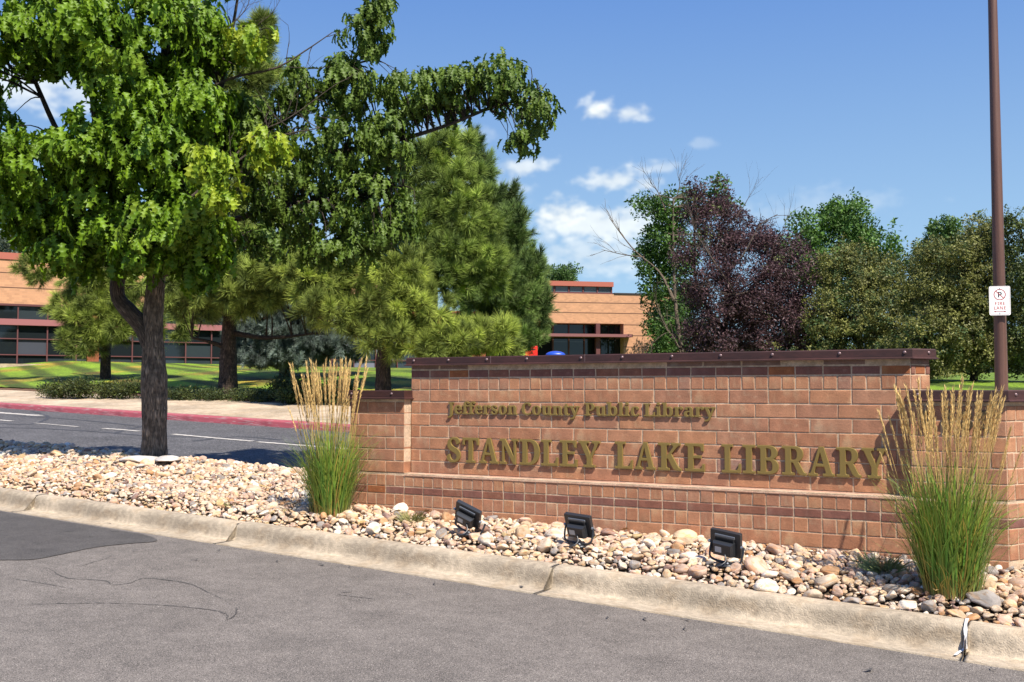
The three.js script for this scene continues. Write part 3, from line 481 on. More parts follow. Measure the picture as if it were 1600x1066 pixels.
// ------------------------------------------------------------------ street-light pole with its sign
{
  const top = at(1552.5, 0, 16), bot = onGround(1567.3, 16); const x = 7.62;
  const pole = thing('light_pole', 'tall brown metal light pole rising behind the right end of the sign wall', 'light pole', V(x, Hxz(x, -16), -16));
  const mat = std({ map: rep(concreteTex, 1.2, 0.5), color: L(0.24, 0.13, 0.115), roughness: 0.5, metalness: 0.1 });
  put('pole', new THREE.CylinderGeometry(0.055, 0.1, 9.5, 28, 20).translate(0, 4.75, 0), mat, pole);
  put('base', new THREE.CylinderGeometry(0.25, 0.27, 0.3, 28).translate(0, 0.15, 0), concMat, pole);
  put('lamp_arm', new MB().box(-0.04, 9.35, 0, 0.04, 9.43, 0.6).geo(true), mat, pole); put('lamp_head', new RoundedBoxGeometry(0.4, 0.18, 0.7, 2, 0.04).translate(0, 9.4, 0.9), mat, pole);
  const p = at(1562.3, 470, 15.87), sg = thing('fire_lane_sign', 'white no-parking sign with red and black print strapped to the brown light pole', 'sign', p);
  sg.rotation.y = -0.22;
  const w = 0.305, h = 0.452, cv = document.createElement('canvas'); cv.width = 512; cv.height = 760; const c = cv.getContext('2d');
  c.fillStyle = '#f4f3f1'; c.fillRect(0, 0, 512, 760); c.strokeStyle = '#7d5a58'; c.lineWidth = 9; c.beginPath(); c.roundRect(20, 20, 472, 720, 40); c.stroke();
  c.fillStyle = '#26262c'; c.font = 'bold 205px sans-serif'; c.textAlign = 'center'; c.fillText('P', 256, 296);
  c.strokeStyle = '#9c3f41'; c.lineWidth = 24; c.beginPath(); c.arc(256, 222, 136, 0, 7); c.stroke(); c.beginPath(); c.moveTo(162, 128); c.lineTo(350, 318); c.stroke();
  c.fillStyle = '#a5514f'; c.font = 'bold 122px sans-serif'; c.fillText('FIRE', 256, 495); c.fillText('LANE', 256, 615);
  c.fillStyle = '#8a3a3c'; c.fillRect(150, 656, 212, 18); for (const s of [-1, 1]) { c.beginPath(); c.moveTo(256 + s * 160, 665); c.lineTo(256 + s * 100, 640); c.lineTo(256 + s * 100, 690); c.fill(); }
  const t = new THREE.CanvasTexture(cv); t.colorSpace = THREE.SRGBColorSpace;
  const sh = new THREE.Shape(); const r = 0.03; sh.moveTo(-w / 2 + r, -h / 2); sh.lineTo(w / 2 - r, -h / 2); sh.quadraticCurveTo(w / 2, -h / 2, w / 2, -h / 2 + r); sh.lineTo(w / 2, h / 2 - r); sh.quadraticCurveTo(w / 2, h / 2, w / 2 - r, h / 2); sh.lineTo(-w / 2 + r, h / 2); sh.quadraticCurveTo(-w / 2, h / 2, -w / 2, h / 2 - r); sh.lineTo(-w / 2, -h / 2 + r); sh.quadraticCurveTo(-w / 2, -h / 2, -w / 2 + r, -h / 2);
  put('plate', new THREE.ExtrudeGeometry(sh, { depth: 0.003, bevelEnabled: false }), std({ color: L(0.6, 0.6, 0.6), roughness: 0.4, metalness: 0.4 }), sg);
  const fg = new THREE.ShapeGeometry(sh), ps = fg.attributes.position, uv = fg.attributes.uv; for (let i = 0; i < ps.count; i++) uv.setXY(i, ps.getX(i) / w + 0.5, ps.getY(i) / h + 0.5); fg.translate(0, 0, 0.006);
  put('printed_face', fg, std({ map: t, roughness: 0.45 }), sg);
  for (const y of [-0.19, 0.19]) { const b = put('bolt', new THREE.SphereGeometry(0.009, 10, 6), std({ color: L(0.4, 0.4, 0.4), metalness: 0.8, roughness: 0.4 }), sg); b.position.set(0, y, 0.008); put('bracket', new MB().box(-0.06, y - 0.012, -0.06, 0.06, y + 0.012, 0).geo(true), std({ color: L(0.35, 0.35, 0.35), metalness: 0.7, roughness: 0.4 }), sg); }
}

// ------------------------------------------------------------------ river stones on the island
function basis(pos, y, zh, sx, sy = sx, sz = sx) {               // a placement whose Y points along y and whose Z leans to zh
  const Y = y.clone().normalize(), X = Y.clone().cross(zh); if (X.lengthSq() < 1e-8) X.set(1, 0, 0.01).cross(Y).negate(); X.normalize(); const Z = X.clone().cross(Y);
  return new THREE.Matrix4().makeBasis(X.multiplyScalar(sx), Y.multiplyScalar(sy), Z.multiplyScalar(sz)).setPosition(pos);
}
const unit = (rng) => { const z = rng() * 2 - 1, a = rng() * 6.2832, s = Math.sqrt(1 - z * z); return V(s * Math.cos(a), z, s * Math.sin(a)); };
const toLin = (c, k) => new THREE.Color().setRGB(c[0] * k, c[1] * k, c[2] * k);
function stoneGeo(seed, detail) {
  const g0 = new THREE.IcosahedronGeometry(1, detail), m = new MB(), map = new Map(), p = g0.attributes.position, rng = mulberry(seed), cuts = [];
  for (let k = 0; k < 8; k++) cuts.push([unit(rng), 0.5 + 0.38 * rng()]);
  const sx = 0.85 + 0.4 * rng(), sy = 0.55 + 0.25 * rng(), sz = 0.75 + 0.3 * rng();
  for (let i = 0; i < p.count; i++) {
    const v = V(p.getX(i), p.getY(i), p.getZ(i)), key = v.toArray().map((x) => Math.round(x * 1e4)).join();
    if (!map.has(key)) {
      const u = Math.atan2(v.z, v.x) / 6.2832 + 0.5, w = v.y * 0.5 + 0.5, o = v.clone();
      for (const [n, d] of cuts) { const t = v.dot(n) - d; if (t > 0) v.addScaledVector(n, -t * 0.93); }
      v.multiplyScalar(1 + 0.22 * fbm(o.x * 1.1 + seed, o.y * 1.1, o.z * 1.1, 2) + 0.05 * fbm(o.x * 4, o.y * 4 + seed, o.z * 4, 2));
      map.set(key, m.v(v.x * sx, v.y * sy, v.z * sz, u, w));
    }
    m.i.push(map.get(key));
  }
  return m.geo();
}
const stoneTex = tex(512, (u, v, i, j) => { const f = tfbm(u, v, 5, 201, 5), s = smooth(tfbm(u, v, 7, 207, 4), 0.55, 0.7), g = hash(i, j, 5), k = 0.95 + (f - 0.5) * 0.36 + (g - 0.5) * 0.1; return [k, k * (1 - 0.1 * s), k * (1 - 0.2 * s)]; });
const STONE = [[[0.73, 0.575, 0.42], 27], [[0.67, 0.485, 0.305], 21], [[0.66, 0.455, 0.335], 18], [[0.54, 0.31, 0.155], 6], [[0.78, 0.69, 0.585], 14], [[0.35, 0.31, 0.28], 6], [[0.29, 0.185, 0.15], 5], [[0.56, 0.41, 0.21], 6]];
const stoneCol = (rng) => { let t = rng() * 99; for (const [c, w] of STONE) if ((t -= w) < 0) return c; return STONE[0][0]; };
{
  const rng = mulberry(1234), bed = struct('rock_bed', sheet(-30, 9, 260, (u) => bk(u) + 0.385, (u) => bk(u) + EDGE + 0.1, 40, 0, (u, b) => H(u, b) - 0.025 + 0.02 * fbm(u * 6, b * 6, 1)), soilMat);
  const geos = []; for (let k = 0; k < 12; k++) geos.push(stoneGeo(31 + k * 17, 2));
  const items = [], cells = new Map(), cs = 0.2;
  const free = (u, b, r, o) => { const i = Math.floor(u / cs), j = Math.floor(b / cs); for (let a = i - 1; a <= i + 1; a++) for (let c = j - 1; c <= j + 1; c++) for (const q of cells.get(a * 1000 + c) ?? []) if (Math.hypot(q[0] - u, q[1] - b) < (q[2] + r) * o) return false; const k = i * 1000 + j; if (!cells.has(k)) cells.set(k, []); cells.get(k).push([u, b, r]); return true; };
  const area = (u) => u > -0.62 && u < 5.6;
  const throwSome = (n, r0, r1, o, lift, u0, u1) => {
    for (let k = 0; k < n; k++) {
      const u = lerp(u0, u1, rng()), p = 0.4 + rng() * (area(u) ? 1.9 : EDGE - 0.45), b = bk(u) + p, r = lerp(r0, r1, Math.pow(rng(), 1.6));
      if (p < 0.4 + r * 0.75 || (u > -0.66 && u < 4.95 && b > -0.12) || (u >= 4.9 && b > -0.1 + (u - 4.88) * 1.5)) continue;
      if (Math.hypot(u + 4.55, b - 1.13) < 0.24 || !free(u, b, r, o)) continue;
      const P = fromUB(u, b, H(u, b)), big = r > 0.05;
      P.y += r * lift + rng() * 0.022 + (p < 0.55 ? -0.008 : 0) + 0.03 * fbm(u * 2, b * 2, 9);
      items.push({ p: P, r, col: toLin(stoneCol(rng), 0.8 + 0.3 * rng()), g: Math.floor(rng() * 12), q: new THREE.Quaternion().setFromEuler(new THREE.Euler((rng() - 0.5) * 1.0, rng() * 6.28, (rng() - 0.5) * 1.0)), s: 0.85 + 0.3 * rng() });
    }
  };
  for (const [a, b, k, z] of [[-14, -0.6, 1, 1], [-0.6, 2.2, 0.25, 1.05], [2.2, 7.5, 0.36, 1.14]]) {
    throwSome(380 * k, 0.045 * z, 0.075 * z, 0.9, 0.3, a, b); throwSome(9000 * k, 0.026 * z, 0.044 * z, 0.84, 0.4, a, b); throwSome(60000 * k, 0.016, 0.028, 0.8, 0.5, a, b); throwSome(80000 * k, 0.010, 0.016, 0.76, 0.6, a, b);
  }
  const mat = std({ map: rep(stoneTex, 1), bumpMap: rep(stoneTex, 2), bumpScale: 0.006, roughness: 0.8 });
  items.forEach((o) => { const v = o.p.clone(); o.z = -v.z; o.px = 800 + v.x / o.z * F; o.score = o.px > -40 && o.px < 1640 ? o.r / o.z : 0; });
  items.sort((a, b) => b.score - a.score);
  const mats = STONE.flatMap(([c]) => [0.85, 1.05].map((k) => std({ map: mat.map, bumpMap: mat.bumpMap, bumpScale: 0.006, roughness: 0.8, color: toLin(c, k) })));
  const near = items.splice(0, 300);
  for (const o of near) { const m = put('river_stone', geos[o.g], mats[Math.floor(rng() * mats.length * 0.999)], bed); let t = rng() * 99, i = 0; for (let k = 0; k < STONE.length; k++) if ((t -= STONE[k][1]) < 0) { i = k; break; } m.material = mats[i * 2 + (rng() > 0.5 ? 1 : 0)]; m.position.copy(o.p); m.quaternion.copy(o.q); m.scale.setScalar(o.r * 1.1); }
  geos.forEach((g, k) => { const l = items.filter((o) => o.g === k).map((o) => ({ m: new THREE.Matrix4().compose(o.p, o.q, V(o.r * 1.1, o.r * 1.1 * o.s, o.r * 1.1)), c: o.col })); if (l.length) copies('small_river_stones', g, mat, l, bed); });
  // pale flat stones at the foot of the oak
  for (const [px, py, w, d, h, s] of [[222, 722, 0.27, 0.2, 0.07, 3], [262, 722, 0.34, 0.2, 0.075, 5], [206, 719, 0.16, 0.14, 0.05, 9]]) { const p = ground(px, py + 3), m = put('flat_stone', stoneGeo(900 + s, 3), std({ map: mat.map, bumpMap: mat.bumpMap, bumpScale: 0.008, color: L(0.62, 0.59, 0.55) }), bed); m.position.copy(p).add(V(0, 0.05, 0)); m.scale.set(w, h, d); m.rotation.y = s; }
}

// ------------------------------------------------------------------ floodlights
{
  const shell = std({ color: L(0.034, 0.036, 0.041), roughness: 0.36, metalness: 0.3 }), silver = std({ color: L(0.28, 0.3, 0.33), roughness: 0.35, metalness: 0.6 }), paper = std({ color: L(0.42, 0.42, 0.42), roughness: 0.6 }), lens = new THREE.MeshPhysicalMaterial({ color: L(0.5, 0.5, 0.45), roughness: 0.15 });
  const rb = (w, h, d, r, x, y, z) => new RoundedBoxGeometry(w, h, d, 2, r).translate(x, y, z);
  function flood(label, pos, yaw, pitch, roll) {
    const t = thing('floodlight', label, 'floodlight', pos, 'floodlights in front of the sign wall'); t.rotation.set(0, yaw, 0);
    const head = new THREE.Matrix4().makeTranslation(0, 0.155, 0).multiply(new THREE.Matrix4().makeRotationZ(roll)).multiply(new THREE.Matrix4().makeRotationX(pitch));
    const part = (n, g, m, par = t) => { g.applyMatrix4(head); return put(n, g, m, par); };
    const h = part('housing', rb(0.215, 0.17, 0.026, 0.006, 0, 0, -0.02), shell);
    part('bezel', mergeGeometries([rb(0.222, 0.01, 0.034, 0.003, 0, 0.084, -0.024), rb(0.222, 0.01, 0.034, 0.003, 0, -0.084, -0.024), rb(0.01, 0.17, 0.034, 0.003, 0.108, 0, -0.024), rb(0.01, 0.17, 0.034, 0.003, -0.108, 0, -0.024)]), shell, h);
    part('lens', rb(0.19, 0.15, 0.004, 0.001, 0, 0, -0.036), lens, h);
    const fins = []; for (let k = -8; k <= 8; k++) fins.push(rb(0.0035, 0.03, 0.02, 0.001, k * 0.0085, 0.035, 0.0)); part('cooling_fin', mergeGeometries(fins), shell, h);
    const box = new MB(), q = (x, y, z) => V(x, y, z), B = [[-0.075, -0.072], [0.075, -0.072], [0.075, 0.022], [-0.075, 0.022]], T = B.map(([x, y]) => [x * 0.86, y * 0.86 - 0.004]);
    for (let k = 0; k < 4; k++) { const l = (k + 1) % 4; box.face(q(...B[k], -0.008), q(...B[l], -0.008), q(...B[l], 0.028), q(...B[k], 0.028)); box.face(q(...B[k], 0.028), q(...B[l], 0.028), q(...T[l], 0.05), q(...T[k], 0.05)); } box.face(q(...T[0], 0.05), q(...T[1], 0.05), q(...T[2], 0.05), q(...T[3], 0.05));
    const d = part('driver_box', box.geo(true), shell);
    part('label_sticker', new MB().box(-0.05, -0.045, 0.0502, -0.002, -0.005, 0.0508).geo(true), paper, d);
    part('ridge', rb(0.15, 0.02, 0.012, 0.004, 0, 0.055, -0.002), silver.clone(), h).material = std({ color: L(0.16, 0.175, 0.2), roughness: 0.3, metalness: 0.5 });
    for (const s of [-1, 1]) { const k = new THREE.CylinderGeometry(0.011, 0.011, 0.014, 14); k.rotateZ(Math.PI / 2); k.translate(s * 0.122, -0.005, -0.012); part('knob', k, silver); }
    const br = []; for (const s of [-1, 1]) { const m = new MB(); m.tube(curve([V(s * 0.12, 0.155, -0.012), V(s * 0.122, 0.1, -0.004), V(s * 0.112, 0.05, 0.004), V(s * 0.075, 0.036, 0.006), V(0, 0.034, 0.006)], 12), () => 0.008, 6); br.push(m.geo()); } const bg = mergeGeometries(br); bg.applyMatrix4(new THREE.Matrix4().makeTranslation(0, 0.034, 0).multiply(new THREE.Matrix4().makeRotationZ(roll)).multiply(new THREE.Matrix4().makeTranslation(0, -0.034, 0))); put('bracket', bg, shell, t);
    const jb = new THREE.LatheGeometry([[0, 0], [0.062, 0], [0.064, 0.012], [0.056, 0.022], [0.036, 0.03], [0.03, 0.036], [0, 0.038]].map((a) => new THREE.Vector2(...a)), 24); put('base_plate', jb, shell, t).scale.set(1.1, 1, 0.85);
    const st = new THREE.CylinderGeometry(0.012, 0.006, 0.12, 10); st.translate(0.0, -0.05, 0); put('stake', st, shell, t);
    const sc = new THREE.SphereGeometry(0.009, 10, 6); sc.translate(0.036, 0.03, 0.035); put('screw', sc, silver, t);
    put('cable', new MB().tube(curve([V(0.01, 0.1, 0.03), V(0.03, 0.05, 0.05), V(0.0, 0.02, 0.09), V(-0.06, 0.012, 0.1), V(-0.11, -0.02, 0.07)], 24), () => 0.0045, 6).geo(), shell, t);
  }
  const lift = (p, d) => p.add(V(0, d, 0));
  flood('black floodlight tilted steeply on the stones below the letters T A N, leftmost of three', lift(ground(729, 843), 0.03), -0.4, 0.55, -0.4);
  flood('black floodlight on the stones under the word Lake, the middle of three', lift(ground(903, 862), 0.03), -0.62, 0.42, -0.06);
  flood('black floodlight beside a round tan stone under the word Library, rightmost of three', lift(ground(1133, 893), 0.03), -0.66, 0.26, -0.12);
}

// ------------------------------------------------------------------ feather reed grass and small dry plants
function bladeGeo(seed, bend, wid) {
  const m = new MB(), n = 7, rng = mulberry(seed); let prev, x = 0, y = 0, a = 0.02; const tw = (rng() - 0.5) * 1.2;
  for (let k = 0; k <= n; k++) {
    const t = k / n, w = wid * (1 - Math.pow(t, 2.2)) * (0.55 + 0.45 * Math.min(1, t * 4)) + 0.0006, c = t < 0.2 ? [lerp(0.30, 0.12, t / 0.2), lerp(0.21, 0.17, t / 0.2), lerp(0.09, 0.03, t / 0.2)] : [lerp(0.12, 0.22, t), lerp(0.19, 0.25, t), lerp(0.03, 0.045, t)];
    const cx = Math.cos(tw * t), sx = Math.sin(tw * t), row = [m.v(x * 1 + sx * w, y, -w * cx, 0, t, c), m.v(x + w * 0.4, y, 0, 0.5, t, c), m.v(x - sx * w, y, w * cx, 1, t, c)];
    if (prev) { m.quad(prev[0], row[0], row[1], prev[1]); m.quad(prev[1], row[1], row[2], prev[2]); } prev = row;
    a += bend / n * (0.5 + t); x += Math.sin(a) / n; y += Math.cos(a) / n;
  }
  return m.geo();
}
function stalkGeo(seed, plume) {
  const rng = mulberry(seed), m = new MB(), pts = [], bend = 0.05 + 0.09 * rng(); let x = 0, y = 0, a = 0;
  for (let k = 0; k <= 14; k++) { pts.push(V(x, y, 0.008 * Math.sin(k * 0.7 + seed))); a += bend / 14 * (0.4 + 1.6 * k / 14); x += Math.sin(a) / 14; y += Math.cos(a) / 14; }
  const c0 = m.p.length; m.tube(pts, (t) => 0.0021 * (1.15 - t * 0.6), 5);
  const tints = []; for (let k = 0; k < m.p.length / 3; k++) { const t = m.p[k * 3 + 1]; tints.push(lerp(0.16, 0.5, smooth(t, 0.3, 0.75)), lerp(0.2, 0.33, smooth(t, 0.3, 0.75)), lerp(0.04, 0.11, smooth(t, 0.3, 0.75))); }
  const cv = new THREE.CatmullRomCurve3(pts);
  for (let k = 0; k < 110; k++) {                                  // spikelets held close to the stem
    const s = rng(), t = 1 - plume + plume * s * 0.99, p = cv.getPointAt(t), d = cv.getTangentAt(t), r = unit(rng); r.sub(d.clone().multiplyScalar(r.dot(d))).normalize();
    const env = Math.pow(Math.sin(Math.PI * Math.min(1, 0.1 + s * 0.88)), 0.8), o = p.clone().addScaledVector(r, 0.001 + 0.004 * env * rng()), dd = d.clone().addScaledVector(r, 0.2 + 0.15 * rng()).normalize(), len = 0.018 + 0.018 * rng(), e = o.clone().addScaledVector(dd, len), sd = dd.clone().cross(r).normalize().multiplyScalar(0.0013 + 0.0008 * rng()), mid = o.clone().lerp(e, 0.4);
    const q = [o, mid.clone().add(sd), e, mid.clone().sub(sd)].map((p2) => m.v(p2.x, p2.y, p2.z)); m.quad(...q);
    const k2 = 0.8 + 0.5 * rng(); for (let j = 0; j < 4; j++) tints.push(0.66 * k2, 0.46 * k2, 0.18 * k2);
  }
  m.c = tints; return m.geo();
}
const bladeMat = new THREE.MeshPhysicalMaterial({ vertexColors: true, roughness: 0.65, side: THREE.DoubleSide, transmission: 0.25 });
const stalkMat = new THREE.MeshPhysicalMaterial({ vertexColors: true, roughness: 0.85, side: THREE.DoubleSide });
const BLADES = [0.25, 0.5, 0.8, 1.25].map((b, k) => bladeGeo(400 + k, b, 0.0042)), STALKS = [...Array(7).keys()].map((k) => stalkGeo(500 + k, 0.2 + 0.035 * (k % 4)));
function reedGrass(label, pos, seed, nb, ns, rad, hb, hs, leans) {
  const t = thing('reed_grass', label, 'ornamental grass', pos); t.rotation.y = SIGN_ROT; const rng = mulberry(seed), lists = BLADES.map(() => []);
  for (let k = 0; k < nb; k++) {
    const a = rng() * 6.283, r = Math.sqrt(rng()), out = V(Math.cos(a), 0, Math.sin(a)), p = out.clone().multiplyScalar(r * rad), lean = 0.02 + 0.15 * r * r * rng() + (rng() > 0.94 ? 0.45 * rng() : 0) + (rng() - 0.5) * 0.08, l = hb * (0.5 + 0.6 * rng()) * (1 - 0.2 * r), y = V(out.x * Math.sin(lean), Math.cos(lean), out.z * Math.sin(lean));
    const tone = 0.75 + 0.5 * rng(), dry = rng() > 0.93, lo = rng() < 0.2, L2 = lo ? l * (0.2 + 0.25 * rng()) : l;
    lists[lo ? 2 + (rng() > 0.5 ? 1 : 0) : Math.floor(Math.pow(rng(), 2.2 - 0.9 * r) * 3.99)].push({ m: new THREE.Matrix4().makeBasis(V(out.x * Math.cos(lean), -Math.sin(lean), out.z * Math.cos(lean)).applyAxisAngle(y, (rng() - 0.5) * 2.4).multiplyScalar(L2), y.clone().multiplyScalar(L2), y.clone().cross(out).negate().normalize().multiplyScalar(lo ? 0.7 : 1)).setPosition(p), c: dry || lo ? L(2.6 * tone, 1.5 * tone, 1.6 * tone) : L((0.72 + 0.7 * rng()) * tone, 1.3 * tone, 0.75 * tone) });
  }
  lists.forEach((l, k) => l.length && copies('blades', BLADES[k], bladeMat, l, t));
  for (let k = 0; k < ns; k++) {
    const a = rng() * 6.283, r = Math.sqrt(rng()), out = V(Math.cos(a), 0, Math.sin(a)), m = put('flower_stalk', STALKS[Math.floor(rng() * 7)], stalkMat, t), lean = 0.02 + 0.19 * r * rng() + (rng() - 0.5) * 0.05, l = hs * (0.72 + 0.28 * Math.pow(rng(), 0.6));
    m.position.copy(out).multiplyScalar(r * rad * 0.8); m.quaternion.setFromUnitVectors(V(0, 1, 0), V(out.x * Math.sin(lean), Math.cos(lean), out.z * Math.sin(lean)).normalize()).multiply(new THREE.Quaternion().setFromAxisAngle(V(0, 1, 0), -a + (rng() - 0.5) * 2)); m.scale.set(1.1, l, 1.1); m.scale.set(l, l, l);
  }
  for (const [dx, lean, l] of leans) { const m = put('flower_stalk', STALKS[Math.floor(rng() * 7)], stalkMat, t); m.position.set(dx, 0, 0.02); m.quaternion.setFromAxisAngle(V(0, 0, 1), lean).multiply(new THREE.Quaternion().setFromAxisAngle(V(0, 1, 0), lean > 0 ? Math.PI : 0)); m.scale.setScalar(l); }
}
reedGrass('clump of green feather grass with straw plumes by the left pier of the sign wall', ground(516, 806), 41, 950, 58, 0.17, 0.92, 1.42, [[-0.1, 0.32, 1.02], [-0.05, 0.2, 1.1], [0.12, -0.28, 0.5], [-0.12, 0.25, 0.9]]);
reedGrass('taller clump of feather grass with many plumes before the numbered right pier', ((p) => { const [u, b] = toUB(p.x, p.z); return fromUB(u + 0.06, b - 0.12, H(u + 0.06, b - 0.12)); })(ground(1474, 922)), 43, 1350, 60, 0.165, 0.92, 1.34, [[-0.15, 0.19, 1.16], [-0.13, 0.16, 1.12], [-0.12, 0.12, 1.22], [-0.14, 0.22, 1.0], [-0.1, 0.1, 1.3], [0.16, -0.16, 1.05], [0.17, -0.2, 0.95], [-0.16, 0.24, 0.9]]);
function dryPlant(label, pos, seed, n, r, col) {
  const t = thing('dry_plant', label, 'dry plant', pos), rng = mulberry(seed), l = [[], []];
  for (let k = 0; k < n; k++) { const a = rng() * 6.283, o = V(Math.cos(a), 0, Math.sin(a)), e = 0.25 + 1.0 * rng(), y = V(o.x * Math.sin(e), Math.cos(e), o.z * Math.sin(e)), s = r * (0.5 + 0.7 * rng()), c = 0.7 + 0.6 * rng(); l[k & 1].push({ m: basis(o.clone().multiplyScalar(r * 0.5 * rng()), y, V(0, 1, 0.01), s, s, 0.8), c: L(col[0] * c, col[1] * c, col[2] * c) }); }
  l.forEach((q, k) => copies('dry_stems', BLADES[k + 2], bladeMat, q, t));
}
dryPlant('small grey dried plant on the stones left of the leftmost floodlight', ground(642, 822).add(V(0, 0.03, 0)), 51, 170, 0.13, [1.5, 1.1, 2.2]);
dryPlant('grey-green withered plant lying at the left foot of the right grass clump', ground(1378, 903).add(V(0, 0.03, 0)), 52, 230, 0.17, [1.2, 1.15, 2.4]);
dryPlant('little dry weed between the stones at the left kerb', ground(360, 797).add(V(0, 0.02, 0)), 53, 40, 0.07, [1.6, 1.2, 2]);

// ------------------------------------------------------------------ trees
const barkBump = tex(512, (u, v, i, j) => { const a = tfbm(u, v * 0.25, 26, 301, 4), c = tfbm(u, v, 18, 305, 4); return clamp(0.2 + 1.0 * Math.abs(a - 0.5) * 3 * 0.6 + (c - 0.5) * 0.5, 0, 1); }, false);
const barkTex = tex(512, (u, v, i, j) => { const a = Math.abs(tfbm(u, v * 0.25, 26, 301, 4) - 0.5) * 3, c = tfbm(u, v, 18, 305, 4), g = hash(i, j, 4), k = 0.42 + 0.38 * a + (c - 0.5) * 0.4 + (g - 0.5) * 0.1; return [k * 1.0, k * 0.93, k * 0.86]; });
const bark = (r, g, b, s = 1) => std({ map: rep(barkTex, 2 * s, 1.2 * s), bumpMap: rep(barkBump, 2 * s, 1.2 * s), bumpScale: 0.02, color: L(r, g, b), roughness: 0.95 });
const leafMat = (tr = 0.3, rough = 0.55) => new THREE.MeshPhysicalMaterial({ roughness: rough, side: THREE.DoubleSide, transmission: tr, specularIntensity: 0.4, vertexColors: true });
function oakLeaf(v) {
  const W = 0.74, R = (v ? [[0, 0], [0.03, 0.1], [0.12, 0.2], [0.3, 0.33], [0.13, 0.36], [0.15, 0.46], [0.42, 0.64], [0.17, 0.63], [0.15, 0.72], [0.3, 0.9], [0.1, 0.88], [0, 1]] : [[0, 0], [0.04, 0.08], [0.16, 0.16], [0.34, 0.27], [0.17, 0.33], [0.19, 0.43], [0.46, 0.57], [0.22, 0.6], [0.18, 0.7], [0.34, 0.85], [0.13, 0.86], [0, 1]]).map(([x, y]) => [x * W, y]);
  const m = new MB(), zz = (x, y) => Math.abs(x) * 0.5 - 0.36 * y * y + 0.05 * Math.sin(x * 12), mid = R.map(([x, y]) => m.v(0, y, zz(0, y), 0.5, y, [1.15, 1.12, 1.1]));
  for (const s of [-1, 1]) { const o = R.map(([x, y], k) => x ? m.v(s * x, y, zz(x, y), 0.5 + s * x, y, [0.95, 0.96, 0.95]) : mid[k]); for (let k = 0; k + 1 < R.length; k++) { if (o[k] !== mid[k]) s > 0 ? m.tri(mid[k], o[k], o[k + 1]) : m.tri(mid[k], o[k + 1], o[k]); if (o[k + 1] !== mid[k + 1]) s > 0 ? m.tri(mid[k], o[k + 1], mid[k + 1]) : m.tri(mid[k], mid[k + 1], o[k + 1]); else if (o[k] !== mid[k]) { s > 0 ? m.tri(mid[k], o[k], mid[k + 1]) : m.tri(mid[k], mid[k + 1], o[k]); } } }
  return m.geo();
}
function sprayGeo(seed, n, lw, ll) {                               // a small bunch of plain leaves
  const m = new MB(), rng = mulberry(seed);
  for (let k = 0; k < n; k++) {
    const c = unit(rng).multiplyScalar(0.75 * Math.cbrt(rng())), d = unit(rng).add(c.clone().multiplyScalar(0.8)).add(V(0, 0.3, 0)).normalize(), nn = unit(rng).add(V(0, 0.9, 0)), s = d.clone().cross(nn).normalize(), up = s.clone().cross(d), l = ll * (0.7 + 0.6 * rng()), w = lw * (0.8 + 0.4 * rng()), t = 0.8 + 0.4 * rng(), col = [t, t, t];
    const a = c, b = c.clone().addScaledVector(d, l), h = c.clone().addScaledVector(d, l * 0.45), e = [a, h.clone().addScaledVector(s, w).addScaledVector(up, w * 0.3), b.addScaledVector(up, -l * 0.15), h.clone().addScaledVector(s, -w).addScaledVector(up, w * 0.3), h].map((p) => m.v(p.x, p.y, p.z, 0, 0, col));
    m.tri(e[0], e[1], e[4]); m.tri(e[1], e[2], e[4]); m.tri(e[0], e[4], e[3]); m.tri(e[4], e[2], e[3]);
  }
  return m.geo();
}
function tuftGeo(seed, n, w, cone, axis) {                         // a brush of pine needles along +Y
  const m = new MB(), rng = mulberry(seed);
  for (let k = 0; k < n; k++) {
    const t = rng(), a = rng() * 6.283, an = lerp(cone, 0.2, t * t) * (0.75 + 0.5 * rng()), d = V(Math.sin(an) * Math.cos(a), Math.cos(an), Math.sin(an) * Math.sin(a)), o = V(0, lerp(-axis, 0.05, t), 0), l = 0.75 + 0.35 * rng(), s = d.clone().cross(unit(rng)).normalize().multiplyScalar(w), e = o.clone().addScaledVector(d, l); e.y -= 0.06 * Math.sin(an);
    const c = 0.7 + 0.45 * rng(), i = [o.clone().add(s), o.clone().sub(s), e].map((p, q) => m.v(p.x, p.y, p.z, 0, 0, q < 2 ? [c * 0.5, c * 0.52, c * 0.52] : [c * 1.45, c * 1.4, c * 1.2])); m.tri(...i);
  }
  m.tube([V(0, -axis - 0.1, 0), V(0, 0.12, 0)], () => 0.03, 4); for (let k = m.c.length / 3; k < m.p.length / 3; k++) m.c.push(0.9, 0.6, 0.7);
  return m.geo();
}
